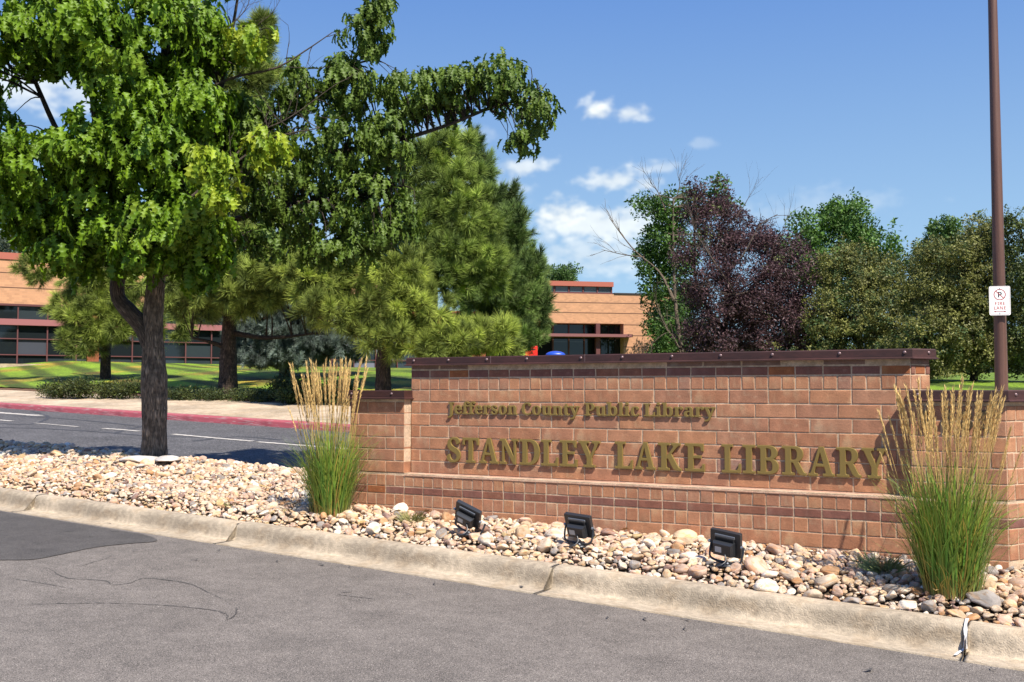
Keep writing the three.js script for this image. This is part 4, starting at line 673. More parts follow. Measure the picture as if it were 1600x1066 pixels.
function spots(blobs, rng, per, inner = 0.5, lumps = 0) {                     // places for leaf bunches through the outer part of each blob
  const out = [];
  blobs.forEach((B, bi) => {
    const [px, py, Z, rx, ry, rz] = B, k = Z / F, C = at(px, py, Z), r = V(rx * k, ry * k, rz), n = Math.ceil(per * (r.x * r.y + r.x * r.z + r.y * r.z) / 3 * 4.2 * (B[6] ?? 1));
    const knots = []; for (let i = 0; i < lumps; i++) { const d = unit(rng), t = 0.5 + 0.32 * rng(); knots.push([d.multiplyScalar(t), 0.26 + 0.2 * rng()]); }
    if (lumps) { for (let i = 0; i < n; i++) { const [k0, kr] = knots[Math.floor(rng() * lumps)], d = unit(rng), q = k0.clone().addScaledVector(d, kr * (0.45 + 0.6 * Math.sqrt(rng()))); out.push({ p: V(q.x * r.x, q.y * r.y, q.z * r.z).add(C), d: d.clone().multiplyScalar(0.8).add(q).normalize(), t: 1, tone: B[7], bi }); } return; }
    for (let i = 0; i < n; i++) { const d = unit(rng), t = lerp(inner, 1, Math.pow(rng(), 0.55)) * (0.82 + 0.5 * fbm(d.x * 1.9 + bi * 3.7, d.y * 1.9, d.z * 1.9, 3)), p = V(d.x * r.x, d.y * r.y, d.z * r.z); out.push({ p: p.multiplyScalar(t).add(C), d: V(d.x / r.x, d.y / r.y, d.z / r.z).normalize(), t, tone: B[7], bi }); }
  });
  return out;
}
function skeleton(limbs, name, mat, root, sides = 7, bump) {
  const m = new MB(), nodes = [];
  for (const { pts, r0, r1 } of limbs) { const n = Math.max(10, pts.length * 5), c = curve(pts, n); m.tube(c, (t) => lerp(r0, r1, Math.pow(t, 0.8)), sides, bump); c.forEach((p, k) => nodes.push({ p, r: lerp(r0, r1, k / n) })); }
  const g = m.geo(); g.translate(-root.position.x, -root.position.y, -root.position.z); put(name, g, mat, root); return nodes;
}
function twigs(sp, nodes, mat, root, share, rng, r = 0.012, name = 'branches') {
  const m = new MB();
  for (const s of sp) {
    if (rng() > share) continue; let best, bd = 1e9; for (const n of nodes) { const d = n.p.distanceToSquared(s.p) + Math.max(0, n.p.y - s.p.y) * 0.6; if (d < bd) { bd = d; best = n; } }
    const mid = best.p.clone().lerp(s.p, 0.55).add(V((rng() - 0.5) * 0.2, 0.08 + 0.1 * rng(), (rng() - 0.5) * 0.2)); m.tube(curve([best.p, mid, s.p], 6), (t) => lerp(Math.min(best.r * 0.6, r * (1 + Math.sqrt(bd) * 0.6)), r * 0.35, t), 5);
  }
  const g = m.geo(); g.translate(-root.position.x, -root.position.y, -root.position.z); const o = put(name, g, mat, root); o.userData.kind = 'stuff'; return o;
}
const mixc = (a, b, t) => [lerp(a[0], b[0], t), lerp(a[1], b[1], t), lerp(a[2], b[2], t)];

// the oak on the island
{
  const rng = mulberry(2024), Z = 12.5, foot = ground(240, 718), Zt = -foot.z;
  const oak = thing('oak_tree', 'large oak with dark fissured trunk and lobed leaves standing on the stone island', 'tree', foot);
  const P = (a, dz = 0) => a.map(([x, y, z]) => at(x, y, z ?? Zt + dz));
  const ridge = (a, len, r) => r * (0.075 * (Math.abs(perlin.noise(Math.cos(a) * 3.4 + 5, len * 2.2, Math.sin(a) * 3.4)) * 2 - 0.3) + 0.05 * perlin.noise(Math.cos(a) * 9, len * 6, Math.sin(a) * 9) + 0.03 * perlin.noise(Math.cos(a) * 20, len * 9, Math.sin(a) * 20));
  const barkM = std({ map: rep(barkTex, 2, 1.3), bumpMap: rep(barkBump, 2, 1.3), bumpScale: 0.025, color: L(0.58, 0.515, 0.44), roughness: 0.95 });
  { // trunk with flared foot
    const pts = curve([foot.clone().add(V(0, -0.15, 0)), ...P([[241, 700], [241, 640], [240, 570], [238, 510], [241, 470], [247, 400], [254, 300], [260, 180], [262, 60]])], 170), m = new MB(), H0 = foot.y;
    m.tube(pts, (t) => { const y = t; return 0.156 * (1 - 0.5 * t) + 0.07 * Math.exp(-Math.max(0, t - 0.02) * 34) + 0.022 * Math.exp(-Math.pow((t - 0.285) * 18, 2)); }, 72, ridge);
    const g = m.geo(); g.translate(-foot.x, -foot.y, -foot.z); put('trunk', g, barkM, oak);
  }
  const limbs = [
    { pts: P([[236, 536], [226, 516], [203, 488], [185, 466], [184, 440], [196, 410], [192, 350], [172, 290], [152, 200], [142, 130], [122, 60], [110, -60]]), r0: 0.125, r1: 0.03 },
    { pts: P([[262, 60], [266, -60], [262, -200]]), r0: 0.088, r1: 0.03 },
    { pts: P([[249, 380], [232, 250], [220, 150], [217, 60], [205, -80]]), r0: 0.07, r1: 0.03 },
    { pts: [...P([[249, 385], [275, 345]]), ...P([[305, 315], [340, 275], [395, 250]], 0.2), ...P([[460, 240], [540, 235], [640, 214], [700, 195], [770, 168], [840, 150]], 1.0)], r0: 0.085, r1: 0.012 },
    { pts: [...P([[253, 290]]), ...P([[330, 240], [420, 200]], 0.5), ...P([[500, 150], [555, 90], [580, 20]], 1.0)], r0: 0.07, r1: 0.012 },
    { pts: [...P([[250, 400]]), ...P([[350, 350], [450, 320]], 0.5), ...P([[540, 310], [630, 290]], 0.8)], r0: 0.06, r1: 0.012 },
    { pts: P([[190, 400], [120, 350], [60, 300], [-20, 260]], -0.3), r0: 0.06, r1: 0.012 },
    { pts: P([[172, 280], [100, 220], [30, 90], [-40, 60]], -0.2), r0: 0.05, r1: 0.012 },
    { pts: P([[255, 260], [330, 180], [360, 60], [380, -60]], 0.3), r0: 0.05, r1: 0.012 },
    { pts: P([[200, 420], [150, 410], [110, 400], [70, 390]], -0.4), r0: 0.04, r1: 0.01 },
    { pts: P([[250, 430], [290, 420], [340, 400]], -0.5), r0: 0.04, r1: 0.01 },
  ];
  const nodes = skeleton(limbs, 'limbs', bark(0.3, 0.26, 0.22), oak, 16, (a, l, r) => r * 0.12 * perlin.noise(Math.cos(a) * 3, l * 5, Math.sin(a) * 3));
  const A = 'a', D = 'd', Y = 'y';
  // [px, py, depth, half width px, half height px, half depth m, density, tone]
  const blobs = [
    [55, 55, 12.1, 85, 62, 1.1, 1, A], [150, 60, 12, 85, 75, 1.2, 1, A], [255, 60, 12.2, 85, 85, 1.3, 1, A], [320, 50, 12.6, 62, 75, 1.0, 1, A], [120, -80, 12.4, 190, 80, 1.6, 0.7, A], [300, -100, 12.6, 130, 80, 1.6, 0.7, A],
    [75, 255, 11.9, 95, 65, 1.1, 1, A], [-60, 180, 12.3, 80, 170, 1.5, 0.7, A], [60, 330, 12.35, 75, 60, 0.9, 1, A], [150, 240, 11.7, 70, 85, 0.9, 0.9, A], [215, 160, 12, 85, 65, 1.2, 1, A],
    [250, 240, 11.9, 85, 75, 1.1, 1, A], [310, 180, 12.2, 70, 80, 1.0, 1, A], [170, 345, 12.05, 80, 70, 0.9, 1, A], [265, 345, 11.95, 85, 62, 0.9, 1, A], [238, 395, 11.95, 76, 40, 0.7, 1, A], [116, 392, 12.05, 62, 45, 0.7, 1, A], [330, 375, 12.15, 42, 45, 0.6, 1, A], [310, 420, 12.15, 34, 30, 0.45, 1, A],
    [395, 190, 13, 60, 60, 0.8, 0.9, D], [430, 290, 13.2, 70, 85, 1.0, 0.75, D], [500, 335, 13.4, 80, 60, 1.0, 0.75, D], [575, 310, 13.5, 72, 62, 0.9, 0.75, D], [520, 235, 13.4, 90, 70, 1.1, 0.75, D], [600, 220, 13.6, 60, 60, 0.8, 1, D],
    [455, 130, 13.2, 55, 50, 0.7, 0.8, D], [540, 130, 13.4, 60, 65, 0.8, 1, D], [570, 50, 13.4, 48, 48, 0.55, 1, D], [592, 5, 13.4, 22, 35, 0.3, 1, D], [640, 140, 13.7, 65, 52, 0.7, 1, D], [715, 140, 13.8, 60, 48, 0.6, 1, D], [780, 125, 13.8, 58, 52, 0.55, 1, D], [835, 170, 13.8, 40, 45, 0.45, 1, D], [812, 215, 13.8, 30, 24, 0.3, 1, D], [520, 390, 13.3, 70, 24, 0.6, 1, D], [580, 365, 13.4, 62, 30, 0.7, 1, D], [630, 340, 13.6, 34, 50, 0.5, 0.9, D], [420, 375, 12.9, 50, 30, 0.7, 0.8, D],
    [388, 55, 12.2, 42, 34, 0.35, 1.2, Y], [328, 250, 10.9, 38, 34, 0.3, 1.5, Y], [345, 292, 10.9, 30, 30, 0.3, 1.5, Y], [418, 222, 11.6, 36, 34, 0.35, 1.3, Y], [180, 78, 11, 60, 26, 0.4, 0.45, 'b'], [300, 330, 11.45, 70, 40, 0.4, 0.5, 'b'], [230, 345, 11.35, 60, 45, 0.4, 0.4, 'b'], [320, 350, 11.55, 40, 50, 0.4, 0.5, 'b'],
  ];
  let sp = spots(blobs, rng, 50, 0.35).filter((s) => s.p.y > foot.y + 2.0);
  const hole = (x, y, rx, ry) => sp = sp.filter((s) => { const z = -s.p.z, r = ray(0, 0), qx = 800 + s.p.x / z * F, e = (s.p.y - EYE) / z, c = Math.cos(PITCH), si = Math.sin(PITCH), qy = 533 - F * (e * c - si) / (c + e * si); return ((qx - x) / rx) ** 2 + ((qy - y) / ry) ** 2 > 1; });
  hole(42, 150, 34, 46); hole(132, 146, 16, 18); hole(80, 180, 22, 20); hole(405, 130, 22, 22); hole(240, 66, 42, 10); hole(420, 100, 24, 40); hole(480, 60, 30, 42);
  twigs(sp, nodes, bark(0.26, 0.22, 0.19, 0.5), oak, 0.5, rng, 0.008);
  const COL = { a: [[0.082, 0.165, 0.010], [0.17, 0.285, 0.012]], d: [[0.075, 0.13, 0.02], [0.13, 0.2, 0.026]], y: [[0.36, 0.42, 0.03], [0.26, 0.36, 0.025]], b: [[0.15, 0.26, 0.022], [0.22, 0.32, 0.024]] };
  const all = [];
  for (const s of sp) {
    const n = 6 + Math.floor(rng() * 5), t0 = rng();
    for (let k = 0; k < n; k++) {
      const a = k / n * 6.283 + rng(), out = V(Math.cos(a), 0, Math.sin(a)), y = out.multiplyScalar(0.7 * (0.35 + rng())).add(V(0, -0.95 - 0.5 * rng() + (rng() > 0.9 ? 1.0 : 0), 0)).addScaledVector(s.d, 0.4), pos = s.p.clone().add(V((rng() - 0.5) * 0.16, (rng() - 0.5) * 0.12, (rng() - 0.5) * 0.16)), sc = (s.tone === D ? 0.15 : 0.18) * (0.65 + 0.6 * rng());
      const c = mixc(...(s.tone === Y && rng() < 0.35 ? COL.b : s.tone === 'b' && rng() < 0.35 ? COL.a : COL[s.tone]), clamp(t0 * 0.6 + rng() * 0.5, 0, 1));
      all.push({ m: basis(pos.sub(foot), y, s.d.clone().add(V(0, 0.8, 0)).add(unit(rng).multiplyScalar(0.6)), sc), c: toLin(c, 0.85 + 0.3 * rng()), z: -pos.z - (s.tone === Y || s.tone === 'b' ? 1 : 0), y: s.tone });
    }
  }
  const mat = leafMat(0.34, 0.48), geos = [oakLeaf(0), oakLeaf(1)]; all.sort((a, b) => a.z - b.z);
  const near = all.splice(0, 280), tints = {};
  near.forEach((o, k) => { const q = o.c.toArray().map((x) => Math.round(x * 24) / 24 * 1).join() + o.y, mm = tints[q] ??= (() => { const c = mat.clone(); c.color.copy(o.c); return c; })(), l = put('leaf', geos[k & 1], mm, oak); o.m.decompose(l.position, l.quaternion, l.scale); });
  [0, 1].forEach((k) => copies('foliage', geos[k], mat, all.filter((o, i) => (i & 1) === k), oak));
  console.log('oak leaves', all.length, 'materials', Object.keys(tints).length);
  // a few fallen leaves dried on the stones
  const bed = scene.getObjectByName('rock_bed'), litter = [[0.3, 0.17, 0.07], [0.22, 0.12, 0.06], [0.36, 0.25, 0.1]].map((c) => std({ color: L(...c), vertexColors: true }));
  for (let k = 0; k < 60; k++) { const u = lerp(-8, 5.5, rng()), p = 0.5 + rng() * (u > -0.7 ? 0.8 : 2.2), b = bk(u) + p, q = fromUB(u, b, H(u, b) + 0.055 + 0.01 * rng()), l = put('fallen_leaf', geos[k & 1], litter[k % 3], bed), s = 0.05 + 0.04 * rng(); basis(q, unit(rng).setY(0.15 * (rng() - 0.3)), V(0, 1, 0).add(unit(rng).multiplyScalar(0.5)), s).decompose(l.position, l.quaternion, l.scale); }
  // bare dead twigs
  const m = new MB(), dead = (pts, r0, depth, seed) => { const r = mulberry(seed), rec = (p, d, len, rad, lv) => { const q = [p]; let c = p.clone(), dd = d.clone(); for (let k = 0; k < 5; k++) { dd.add(unit(r).multiplyScalar(0.16)).normalize(); c = c.clone().addScaledVector(dd, len / 5); q.push(c); if (lv > 0 && k > 0 && r() > 0.25) rec(c, dd.clone().add(unit(r).multiplyScalar(0.8)).add(V(0, 0.25, 0)).normalize(), len * (0.3 + 0.35 * r()), rad * 0.5, lv - 1); } m.tube(q, (t) => rad * (1 - 0.65 * t), 5); };
    const c = curve(pts, 14); m.tube(c, (t) => r0 * (1 - 0.75 * t), 7); for (let k = 4; k < c.length; k++) if (r() > 0.25) rec(c[k], unit(r).add(V(0.3, 0.5, 0)).setZ((r() - 0.5) * 0.5).normalize(), 0.22 + 0.3 * r(), r0 * 0.3, depth); };
  dead([...P([[318, 141], [365, 121], [432, 106], [482, 76], [520, 50]], -0.3)], 0.02, 1, 5); dead(P([[345, 270], [400, 210], [450, 185], [520, 135]], -0.7), 0.014, 1, 6); dead(P([[275, 330], [320, 290], [360, 260], [430, 215], [500, 200]], -1.0), 0.022, 1, 7); dead(P([[330, 60], [355, 45], [385, 12], [392, -10]], -0.3), 0.01, 1, 8); dead(P([[345, 90], [370, 100], [380, 60], [425, 20], [440, -5]], -0.3), 0.008, 1, 9); dead(P([[290, 40], [282, 20], [275, 35]], -1.1), 0.006, 1, 10);
  const g = m.geo(); g.translate(-foot.x, -foot.y, -foot.z); put('dead_twigs', g, bark(0.5, 0.44, 0.38), oak).userData.label = 'bare grey dead twigs';
}

// pines and a blue spruce
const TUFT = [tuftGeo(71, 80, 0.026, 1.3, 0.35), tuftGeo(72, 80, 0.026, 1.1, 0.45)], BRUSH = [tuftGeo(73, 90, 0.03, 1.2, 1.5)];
const needleMat = leafMat(0.15, 0.6);
function conifer(name, label, foot, trunk, blobs, o) {
  const rng = mulberry(o.seed), t = thing(name, label, 'tree', foot, o.group), mat = bark(...(o.bark ?? [0.22, 0.17, 0.14]));
  const nodes = skeleton([{ pts: [foot.clone().add(V(0, -0.2, 0)), ...trunk], r0: o.r, r1: 0.05 }], 'trunk', mat, t, 28, (a, l, r) => r * 0.14 * (perlin.noise(Math.cos(a) * 4, l * 2, Math.sin(a) * 4) + 0.6 * perlin.noise(Math.cos(a) * 9, l * 5, Math.sin(a) * 9)));
  if (o.limbs) nodes.push(...skeleton(o.limbs.map((l) => ({ pts: l, r0: o.r * 0.3, r1: 0.03 })), 'limbs', mat, t, 9));
  const sp = spots(blobs, rng, o.per ?? 9, 0.35); twigs(sp, nodes, mat, t, o.share ?? 0.22, rng, 0.018);
  const lists = o.geos.map(() => []);
  for (const s of sp) {
    const shade = Math.pow(rng(), 1.3), z0 = o.size * (0.85 + 0.4 * rng());
    for (let k = 0; k < (o.n ?? 3); k++) {
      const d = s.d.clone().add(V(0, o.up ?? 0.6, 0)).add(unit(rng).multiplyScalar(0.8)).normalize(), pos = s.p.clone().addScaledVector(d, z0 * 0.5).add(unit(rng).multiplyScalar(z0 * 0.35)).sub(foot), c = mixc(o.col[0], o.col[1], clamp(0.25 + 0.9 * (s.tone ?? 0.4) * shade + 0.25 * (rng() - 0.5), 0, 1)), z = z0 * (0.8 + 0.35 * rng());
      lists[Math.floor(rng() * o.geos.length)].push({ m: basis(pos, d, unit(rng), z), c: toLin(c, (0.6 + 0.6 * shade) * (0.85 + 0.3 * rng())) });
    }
  }
  lists.forEach((l, i) => l.length && copies('needles', o.geos[i], needleMat, l, t)); console.log(name, sp.length * (o.n ?? 3));
  return t;
}
const PINE = [[0.13, 0.19, 0.05], [0.48, 0.58, 0.11]], DKPINE = [[0.12, 0.20, 0.075], [0.26, 0.37, 0.10]];
{
  const f1 = onGround(357, 30); conifer('pine_tree', 'tall pine with thick ridged trunk on the lawn, right behind the oak trunk', f1, [at(357, 540, 30), at(362, 440, 30), at(375, 250, 30), at(400, 60, 30)],
    [[330, 440, 29, 75, 45, 1.2, 1, 0.35], [390, 450, 29, 50, 45, 1.1, 1, 0.35], [300, 480, 29.3, 50, 30, 0.9, 1, 0.3], [370, 400, 29.5, 80, 50, 1.3, 0.8, 0.2], [430, 440, 29, 40, 40, 1, 1, 0.3], [385, 130, 30, 55, 80, 1, 1, 0.15], [405, 75, 30, 32, 60, 0.6, 1, 0.15], [380, 280, 30, 110, 110, 2, 0.6, 0.2], [460, 420, 28.5, 55, 50, 1, 1, 0.6]],
    { seed: 81, r: 0.31, geos: TUFT, size: 0.34, col: PINE, group: null, per: 13, limbs: [[at(357, 545, 30), at(330, 535, 29.7), at(300, 528, 29.4)], [at(360, 520, 30), at(420, 528, 29.6), at(500, 520, 29.3)]] });
  const f2 = onGround(599, 26.5); conifer('pine_tree', 'bushy yellow-green pine with broad low crown behind the left end of the sign wall', f2, [at(599, 560, 26.5), at(602, 510, 26.5), at(612, 400, 26.6), at(630, 300, 26.8)],
    [[498, 440, 26, 60, 42, 0.9, 1, 0.75], [520, 490, 25.8, 60, 30, 0.8, 0.9, 0.5], [470, 420, 26.3, 30, 30, 0.6, 1, 0.7], [620, 430, 25.8, 55, 42, 0.9, 1, 0.85], [650, 480, 25.6, 55, 40, 0.8, 1, 0.85], [590, 490, 25.8, 60, 40, 0.8, 0.9, 0.5], [620, 530, 25.5, 55, 24, 0.6, 1, 0.75], [715, 535, 25.6, 55, 32, 0.8, 1, 0.85], [770, 530, 25.8, 45, 30, 0.6, 1, 0.8], [680, 545, 25.4, 50, 20, 0.6, 1, 0.7], [788, 548, 26, 22, 13, 0.4, 1, 0.7], [560, 440, 26.3, 50, 50, 0.8, 0.8, 0.5]],
    { seed: 82, r: 0.24, geos: TUFT, size: 0.29, col: PINE, per: 19, limbs: [[at(600, 545, 26.5), at(560, 525, 26), at(510, 505, 25.8)], [at(600, 545, 26.5), at(660, 545, 26), at(740, 548, 25.8)], [at(606, 470, 26.5), at(560, 450, 26.2), at(500, 440, 26)]] });
  const f3 = onGround(672, 30); conifer('pine_tree', 'tall light green pine rising above the bushy pine, left half of the pair', f3, [at(675, 450, 30), at(690, 330, 30), at(705, 210, 30)],
    [[700, 240, 29.8, 45, 42, 0.8, 1, 0.7], [660, 260, 29.6, 50, 50, 0.9, 1, 0.75], [700, 300, 29.4, 65, 50, 1.1, 1, 0.65], [660, 350, 29.2, 70, 55, 1.2, 1, 0.55], [735, 340, 29.3, 55, 50, 1.1, 1, 0.7], [720, 400, 29.2, 75, 50, 1.2, 1, 0.6], [680, 440, 29, 70, 50, 1.2, 1, 0.4], [755, 420, 29.4, 40, 50, 0.9, 1, 0.5], [640, 420, 29.6, 60, 50, 1, 0.7, 0.3]],
    { seed: 83, r: 0.26, geos: TUFT, size: 0.3, col: [[0.11, 0.185, 0.05], [0.40, 0.52, 0.10]], per: 15 });
  const f4 = onGround(770, 37); conifer('pine_tree', 'dense dark green cone-shaped pine in front of the entrance wing', f4, [at(765, 450, 37), at(755, 320, 37), at(735, 200, 37)],
    [[735, 225, 37, 26, 28, 0.5, 1, 0.3], [752, 265, 36.8, 30, 32, 0.6, 1, 0.35], [775, 310, 36.8, 42, 38, 0.9, 1, 0.4], [795, 360, 36.6, 52, 45, 1.2, 1, 0.45], [810, 420, 36.4, 55, 48, 1.3, 1, 0.5], [820, 475, 36.2, 55, 42, 1.3, 1, 0.5], [770, 450, 36, 70, 60, 1.5, 1, 0.45], [800, 525, 36, 62, 30, 1.2, 1, 0.45], [740, 520, 36.4, 60, 40, 1.4, 0.7, 0.3], [760, 380, 36.8, 60, 70, 1.5, 0.8, 0.3]],
    { seed: 84, r: 0.26, geos: BRUSH, size: 0.27, col: DKPINE, per: 16, n: 4, up: 1.0 });
  const f5 = onGround(165, 40); conifer('pine_tree', 'shaggy pine with drooping branches in front of the library windows at left', f5, [at(165, 500, 40), at(160, 430, 40), at(150, 340, 40)],
    [[110, 480, 39, 30, 26, 0.8, 1, 0.5], [140, 500, 38.6, 45, 32, 1, 1, 0.4], [170, 470, 38.6, 40, 35, 1, 1, 0.5], [125, 535, 38.6, 34, 24, 0.8, 0.9, 0.15], [190, 510, 38.8, 40, 34, 1, 0.8, 0.3], [155, 440, 39, 60, 40, 1.3, 0.9, 0.4], [265, 500, 38, 35, 40, 1, 0.9, 0.35], [215, 440, 38.6, 60, 50, 1.2, 0.7, 0.3], [60, 420, 39.5, 35, 24, 0.8, 0.8, 0.4]],
    { seed: 85, r: 0.22, geos: TUFT, size: 0.36, col: PINE, per: 11 });
  const f6 = onGround(445, 37); conifer('blue_spruce', 'blue-grey spruce with layered drooping branches behind the tall pine', f6, [at(445, 480, 37), at(445, 350, 37), at(445, 230, 37)],
    [[420, 520, 36, 55, 30, 1.3, 1, 0.5], [480, 530, 36, 60, 30, 1.3, 1, 0.4], [430, 470, 36.2, 60, 40, 1.4, 1, 0.5], [500, 480, 36.4, 60, 40, 1.4, 0.9, 0.4], [440, 410, 36.5, 60, 45, 1.4, 0.8, 0.4], [400, 545, 35.8, 35, 16, 0.8, 1, 0.6], [450, 548, 35.8, 50, 16, 0.9, 1, 0.5], [530, 545, 36, 50, 22, 1.2, 1, 0.25], [400, 560, 35.8, 50, 12, 1, 1, 0.5], [470, 562, 35.8, 60, 12, 1, 1, 0.4], [560, 520, 36.4, 40, 50, 1.2, 0.9, 0.3], [385, 510, 36.2, 40, 50, 1.2, 0.9, 0.4]],
    { seed: 86, r: 0.2, geos: BRUSH, size: 0.2, col: [[0.10, 0.14, 0.125], [0.27, 0.345, 0.33]], per: 18, n: 4, up: 0.1 });
}

// leafy trees behind the sign wall and far off
const SPRAY = [sprayGeo(91, 22, 0.13, 0.42), sprayGeo(92, 22, 0.13, 0.42)], NARROW = [sprayGeo(93, 24, 0.085, 0.45), sprayGeo(94, 24, 0.085, 0.45)];
const crownMat = leafMat(0.36, 0.5);
function leafy(name, label, foot, limbs, blobs, o) {
  const rng = mulberry(o.seed), t = thing(name, label, 'tree', foot, o.group), mat = bark(...(o.bark ?? [0.2, 0.16, 0.13]));
  const nodes = skeleton(limbs.map((l, k) => ({ pts: k ? l : [foot.clone().add(V(0, -0.2, 0)), ...l], r0: o.r * (k ? 0.5 : 1), r1: 0.025 })), 'trunk', mat, t, 12), sp = spots(blobs, rng, o.per ?? 9, o.inner ?? 0.4, o.lumps ?? 12);
  twigs(sp, nodes, mat, t, o.share ?? 0.25, rng, 0.016);
  const lists = o.geos.map(() => []), fx = foot;
  for (const s of sp) { const tone = rng(); for (let k = 0; k < (o.n ?? 3); k++) { const pos = s.p.clone().add(unit(rng).multiplyScalar(o.size * 1.1)).sub(fx), c = mixc(o.col[0], o.col[1], clamp(tone * 0.6 + rng() * 0.5, 0, 1)), q = o.odd && rng() < o.odd[1] ? o.odd[0] : c; lists[Math.floor(rng() * o.geos.length)].push({ m: basis(pos, s.d.clone().add(unit(rng).multiplyScalar(0.6)).add(V(0, o.up ?? 0.4, 0)), unit(rng), o.size * (0.7 + 0.6 * rng())), c: toLin(q, 0.75 + 0.5 * rng()) }); } }
  lists.forEach((l, i) => copies('foliage', o.geos[i], crownMat, l, t)); console.log(name, sp.length * (o.n ?? 3) * 22);
  return t;
}
function bareTwigs(root, specs, seed, mat) {
  const r = mulberry(seed), m = new MB(), rec = (p, d, len, rad, lv) => { const q = [p]; let c = p.clone(), dd = d.clone(); for (let k = 0; k < 5; k++) { dd.add(unit(r).multiplyScalar(0.14)).normalize(); c = c.clone().addScaledVector(dd, len / 5); q.push(c); if (lv > 0 && k > 0 && r() > 0.3) rec(c, dd.clone().add(unit(r).multiplyScalar(0.6)).add(V(0, 0.2, 0)).normalize(), len * (0.35 + 0.35 * r()), rad * 0.55, lv - 1); } m.tube(q, (t) => rad * (1 - 0.6 * t), 5); };
  for (const [pts, rad] of specs) { const c = curve(pts, 12); m.tube(c, (t) => rad * (1 - 0.7 * t), 7); for (let k = 4; k < c.length; k += 1) if (r() > 0.35) { const d = c[k].clone().sub(c[k - 1]).normalize().add(unit(r).multiplyScalar(0.7)).normalize(); rec(c[k], d, 0.5 + 0.6 * r(), rad * 0.35, 1); } }
  const g = m.geo(); g.translate(-root.position.x, -root.position.y, -root.position.z); put('bare_branches', g, mat, root);
}
{
  const pale = bark(0.62, 0.55, 0.48, 0.6);
  const t1 = leafy('pale_trunk_tree', 'half-dead pale-barked tree with bare branches reaching left over the entrance wing', onGround(1070, 36), [[at(1066, 560, 36), at(1056, 480, 36), at(1052, 400, 36), at(1052, 310, 36)], [at(1054, 470, 36), at(1030, 425, 36), at(1005, 405, 36)]],
    [[1030, 350, 36.5, 36, 45, 1, 1], [1060, 320, 37, 40, 30, 1, 0.9], [1115, 305, 37.5, 26, 26, 0.7, 1], [1012, 450, 36.2, 30, 14, 0.5, 0.9], [1018, 400, 36.4, 30, 26, 0.7, 0.9], [1040, 530, 36, 22, 35, 0.8, 1], [1050, 430, 36.6, 35, 40, 0.8, 0.7], [1110, 350, 37.5, 40, 40, 1, 0.8], [1040, 380, 36.8, 44, 50, 1, 1], [1035, 480, 36.6, 26, 60, 0.9, 1], [1060, 540, 36.4, 40, 26, 0.9, 1]],
    { seed: 101, r: 0.12, geos: SPRAY, size: 0.27, per: 9, col: [[0.045, 0.105, 0.02], [0.10, 0.19, 0.03]], bark: [0.58, 0.52, 0.45, 0.7] });
  bareTwigs(t1, [[[at(1052, 470, 36), at(1030, 425, 35.9), at(995, 395, 35.8), at(970, 365, 35.8), at(952, 340, 35.8)], 0.038], [[at(1005, 402, 35.8), at(975, 398, 35.7), at(940, 390, 35.6)], 0.024], [[at(1040, 330, 35.8), at(1028, 300, 35.8), at(1016, 285, 35.8)], 0.025], [[at(1058, 540, 35.5), at(1035, 500, 35.4), at(1022, 460, 35.4)], 0.03], [[at(1062, 545, 35.5), at(1045, 520, 35.4), at(1015, 540, 35.4)], 0.025], [[at(1052, 320, 36), at(1062, 290, 36), at(1060, 278, 36)], 0.02]], 7, pale);
  const t2 = leafy('purple_leaf_tree', 'dark purple-leaved tree with bare grey twigs over the middle of the sign wall', onGround(1130, 31), [[at(1130, 560, 31), at(1135, 480, 31), at(1145, 380, 31)], [at(1133, 500, 31), at(1190, 430, 31), at(1220, 380, 31)], [at(1132, 520, 31), at(1090, 450, 31), at(1085, 360, 31)]],
    [[1150, 380, 31, 62, 60, 1.2, 1], [1110, 420, 30.7, 55, 60, 1.1, 1], [1180, 460, 30.4, 80, 60, 1.4, 1], [1230, 440, 30.7, 48, 70, 1.1, 1], [1130, 500, 30.4, 70, 52, 1.2, 1], [1220, 510, 30.4, 62, 45, 1.2, 1], [1105, 345, 31, 32, 36, 0.7, 1], [1083, 300, 31, 7, 22, 0.15, 2.4], [1130, 320, 31, 24, 26, 0.5, 1], [1265, 490, 30.6, 40, 50, 0.8, 0.9], [1160, 535, 30.2, 90, 26, 1, 1], [1200, 375, 31, 26, 30, 0.5, 0.8], [1270, 540, 30.6, 50, 26, 0.8, 1], [1085, 530, 30.6, 30, 30, 0.7, 1]],
    { seed: 102, r: 0.16, geos: NARROW, size: 0.2, per: 20, inner: 0.3, col: [[0.05, 0.027, 0.033], [0.15, 0.08, 0.088]], odd: [[0.26, 0.3, 0.11], 0.012], up: 0.2 });
  bareTwigs(t2, [[[at(1120, 440, 30.2), at(1160, 400, 29.9), at(1190, 350, 29.9), at(1215, 335, 29.9)], 0.03], [[at(1150, 460, 29.8), at(1110, 400, 29.7), at(1085, 360, 29.7)], 0.03], [[at(1150, 340, 30.5), at(1165, 318, 30.5), at(1170, 308, 30.5)], 0.012], [[at(1200, 400, 30), at(1220, 365, 30), at(1228, 345, 30)], 0.014], [[at(1185, 450, 29.6), at(1150, 460, 29.4), at(1120, 455, 29.4)], 0.02]], 8, bark(0.42, 0.36, 0.33, 0.6));
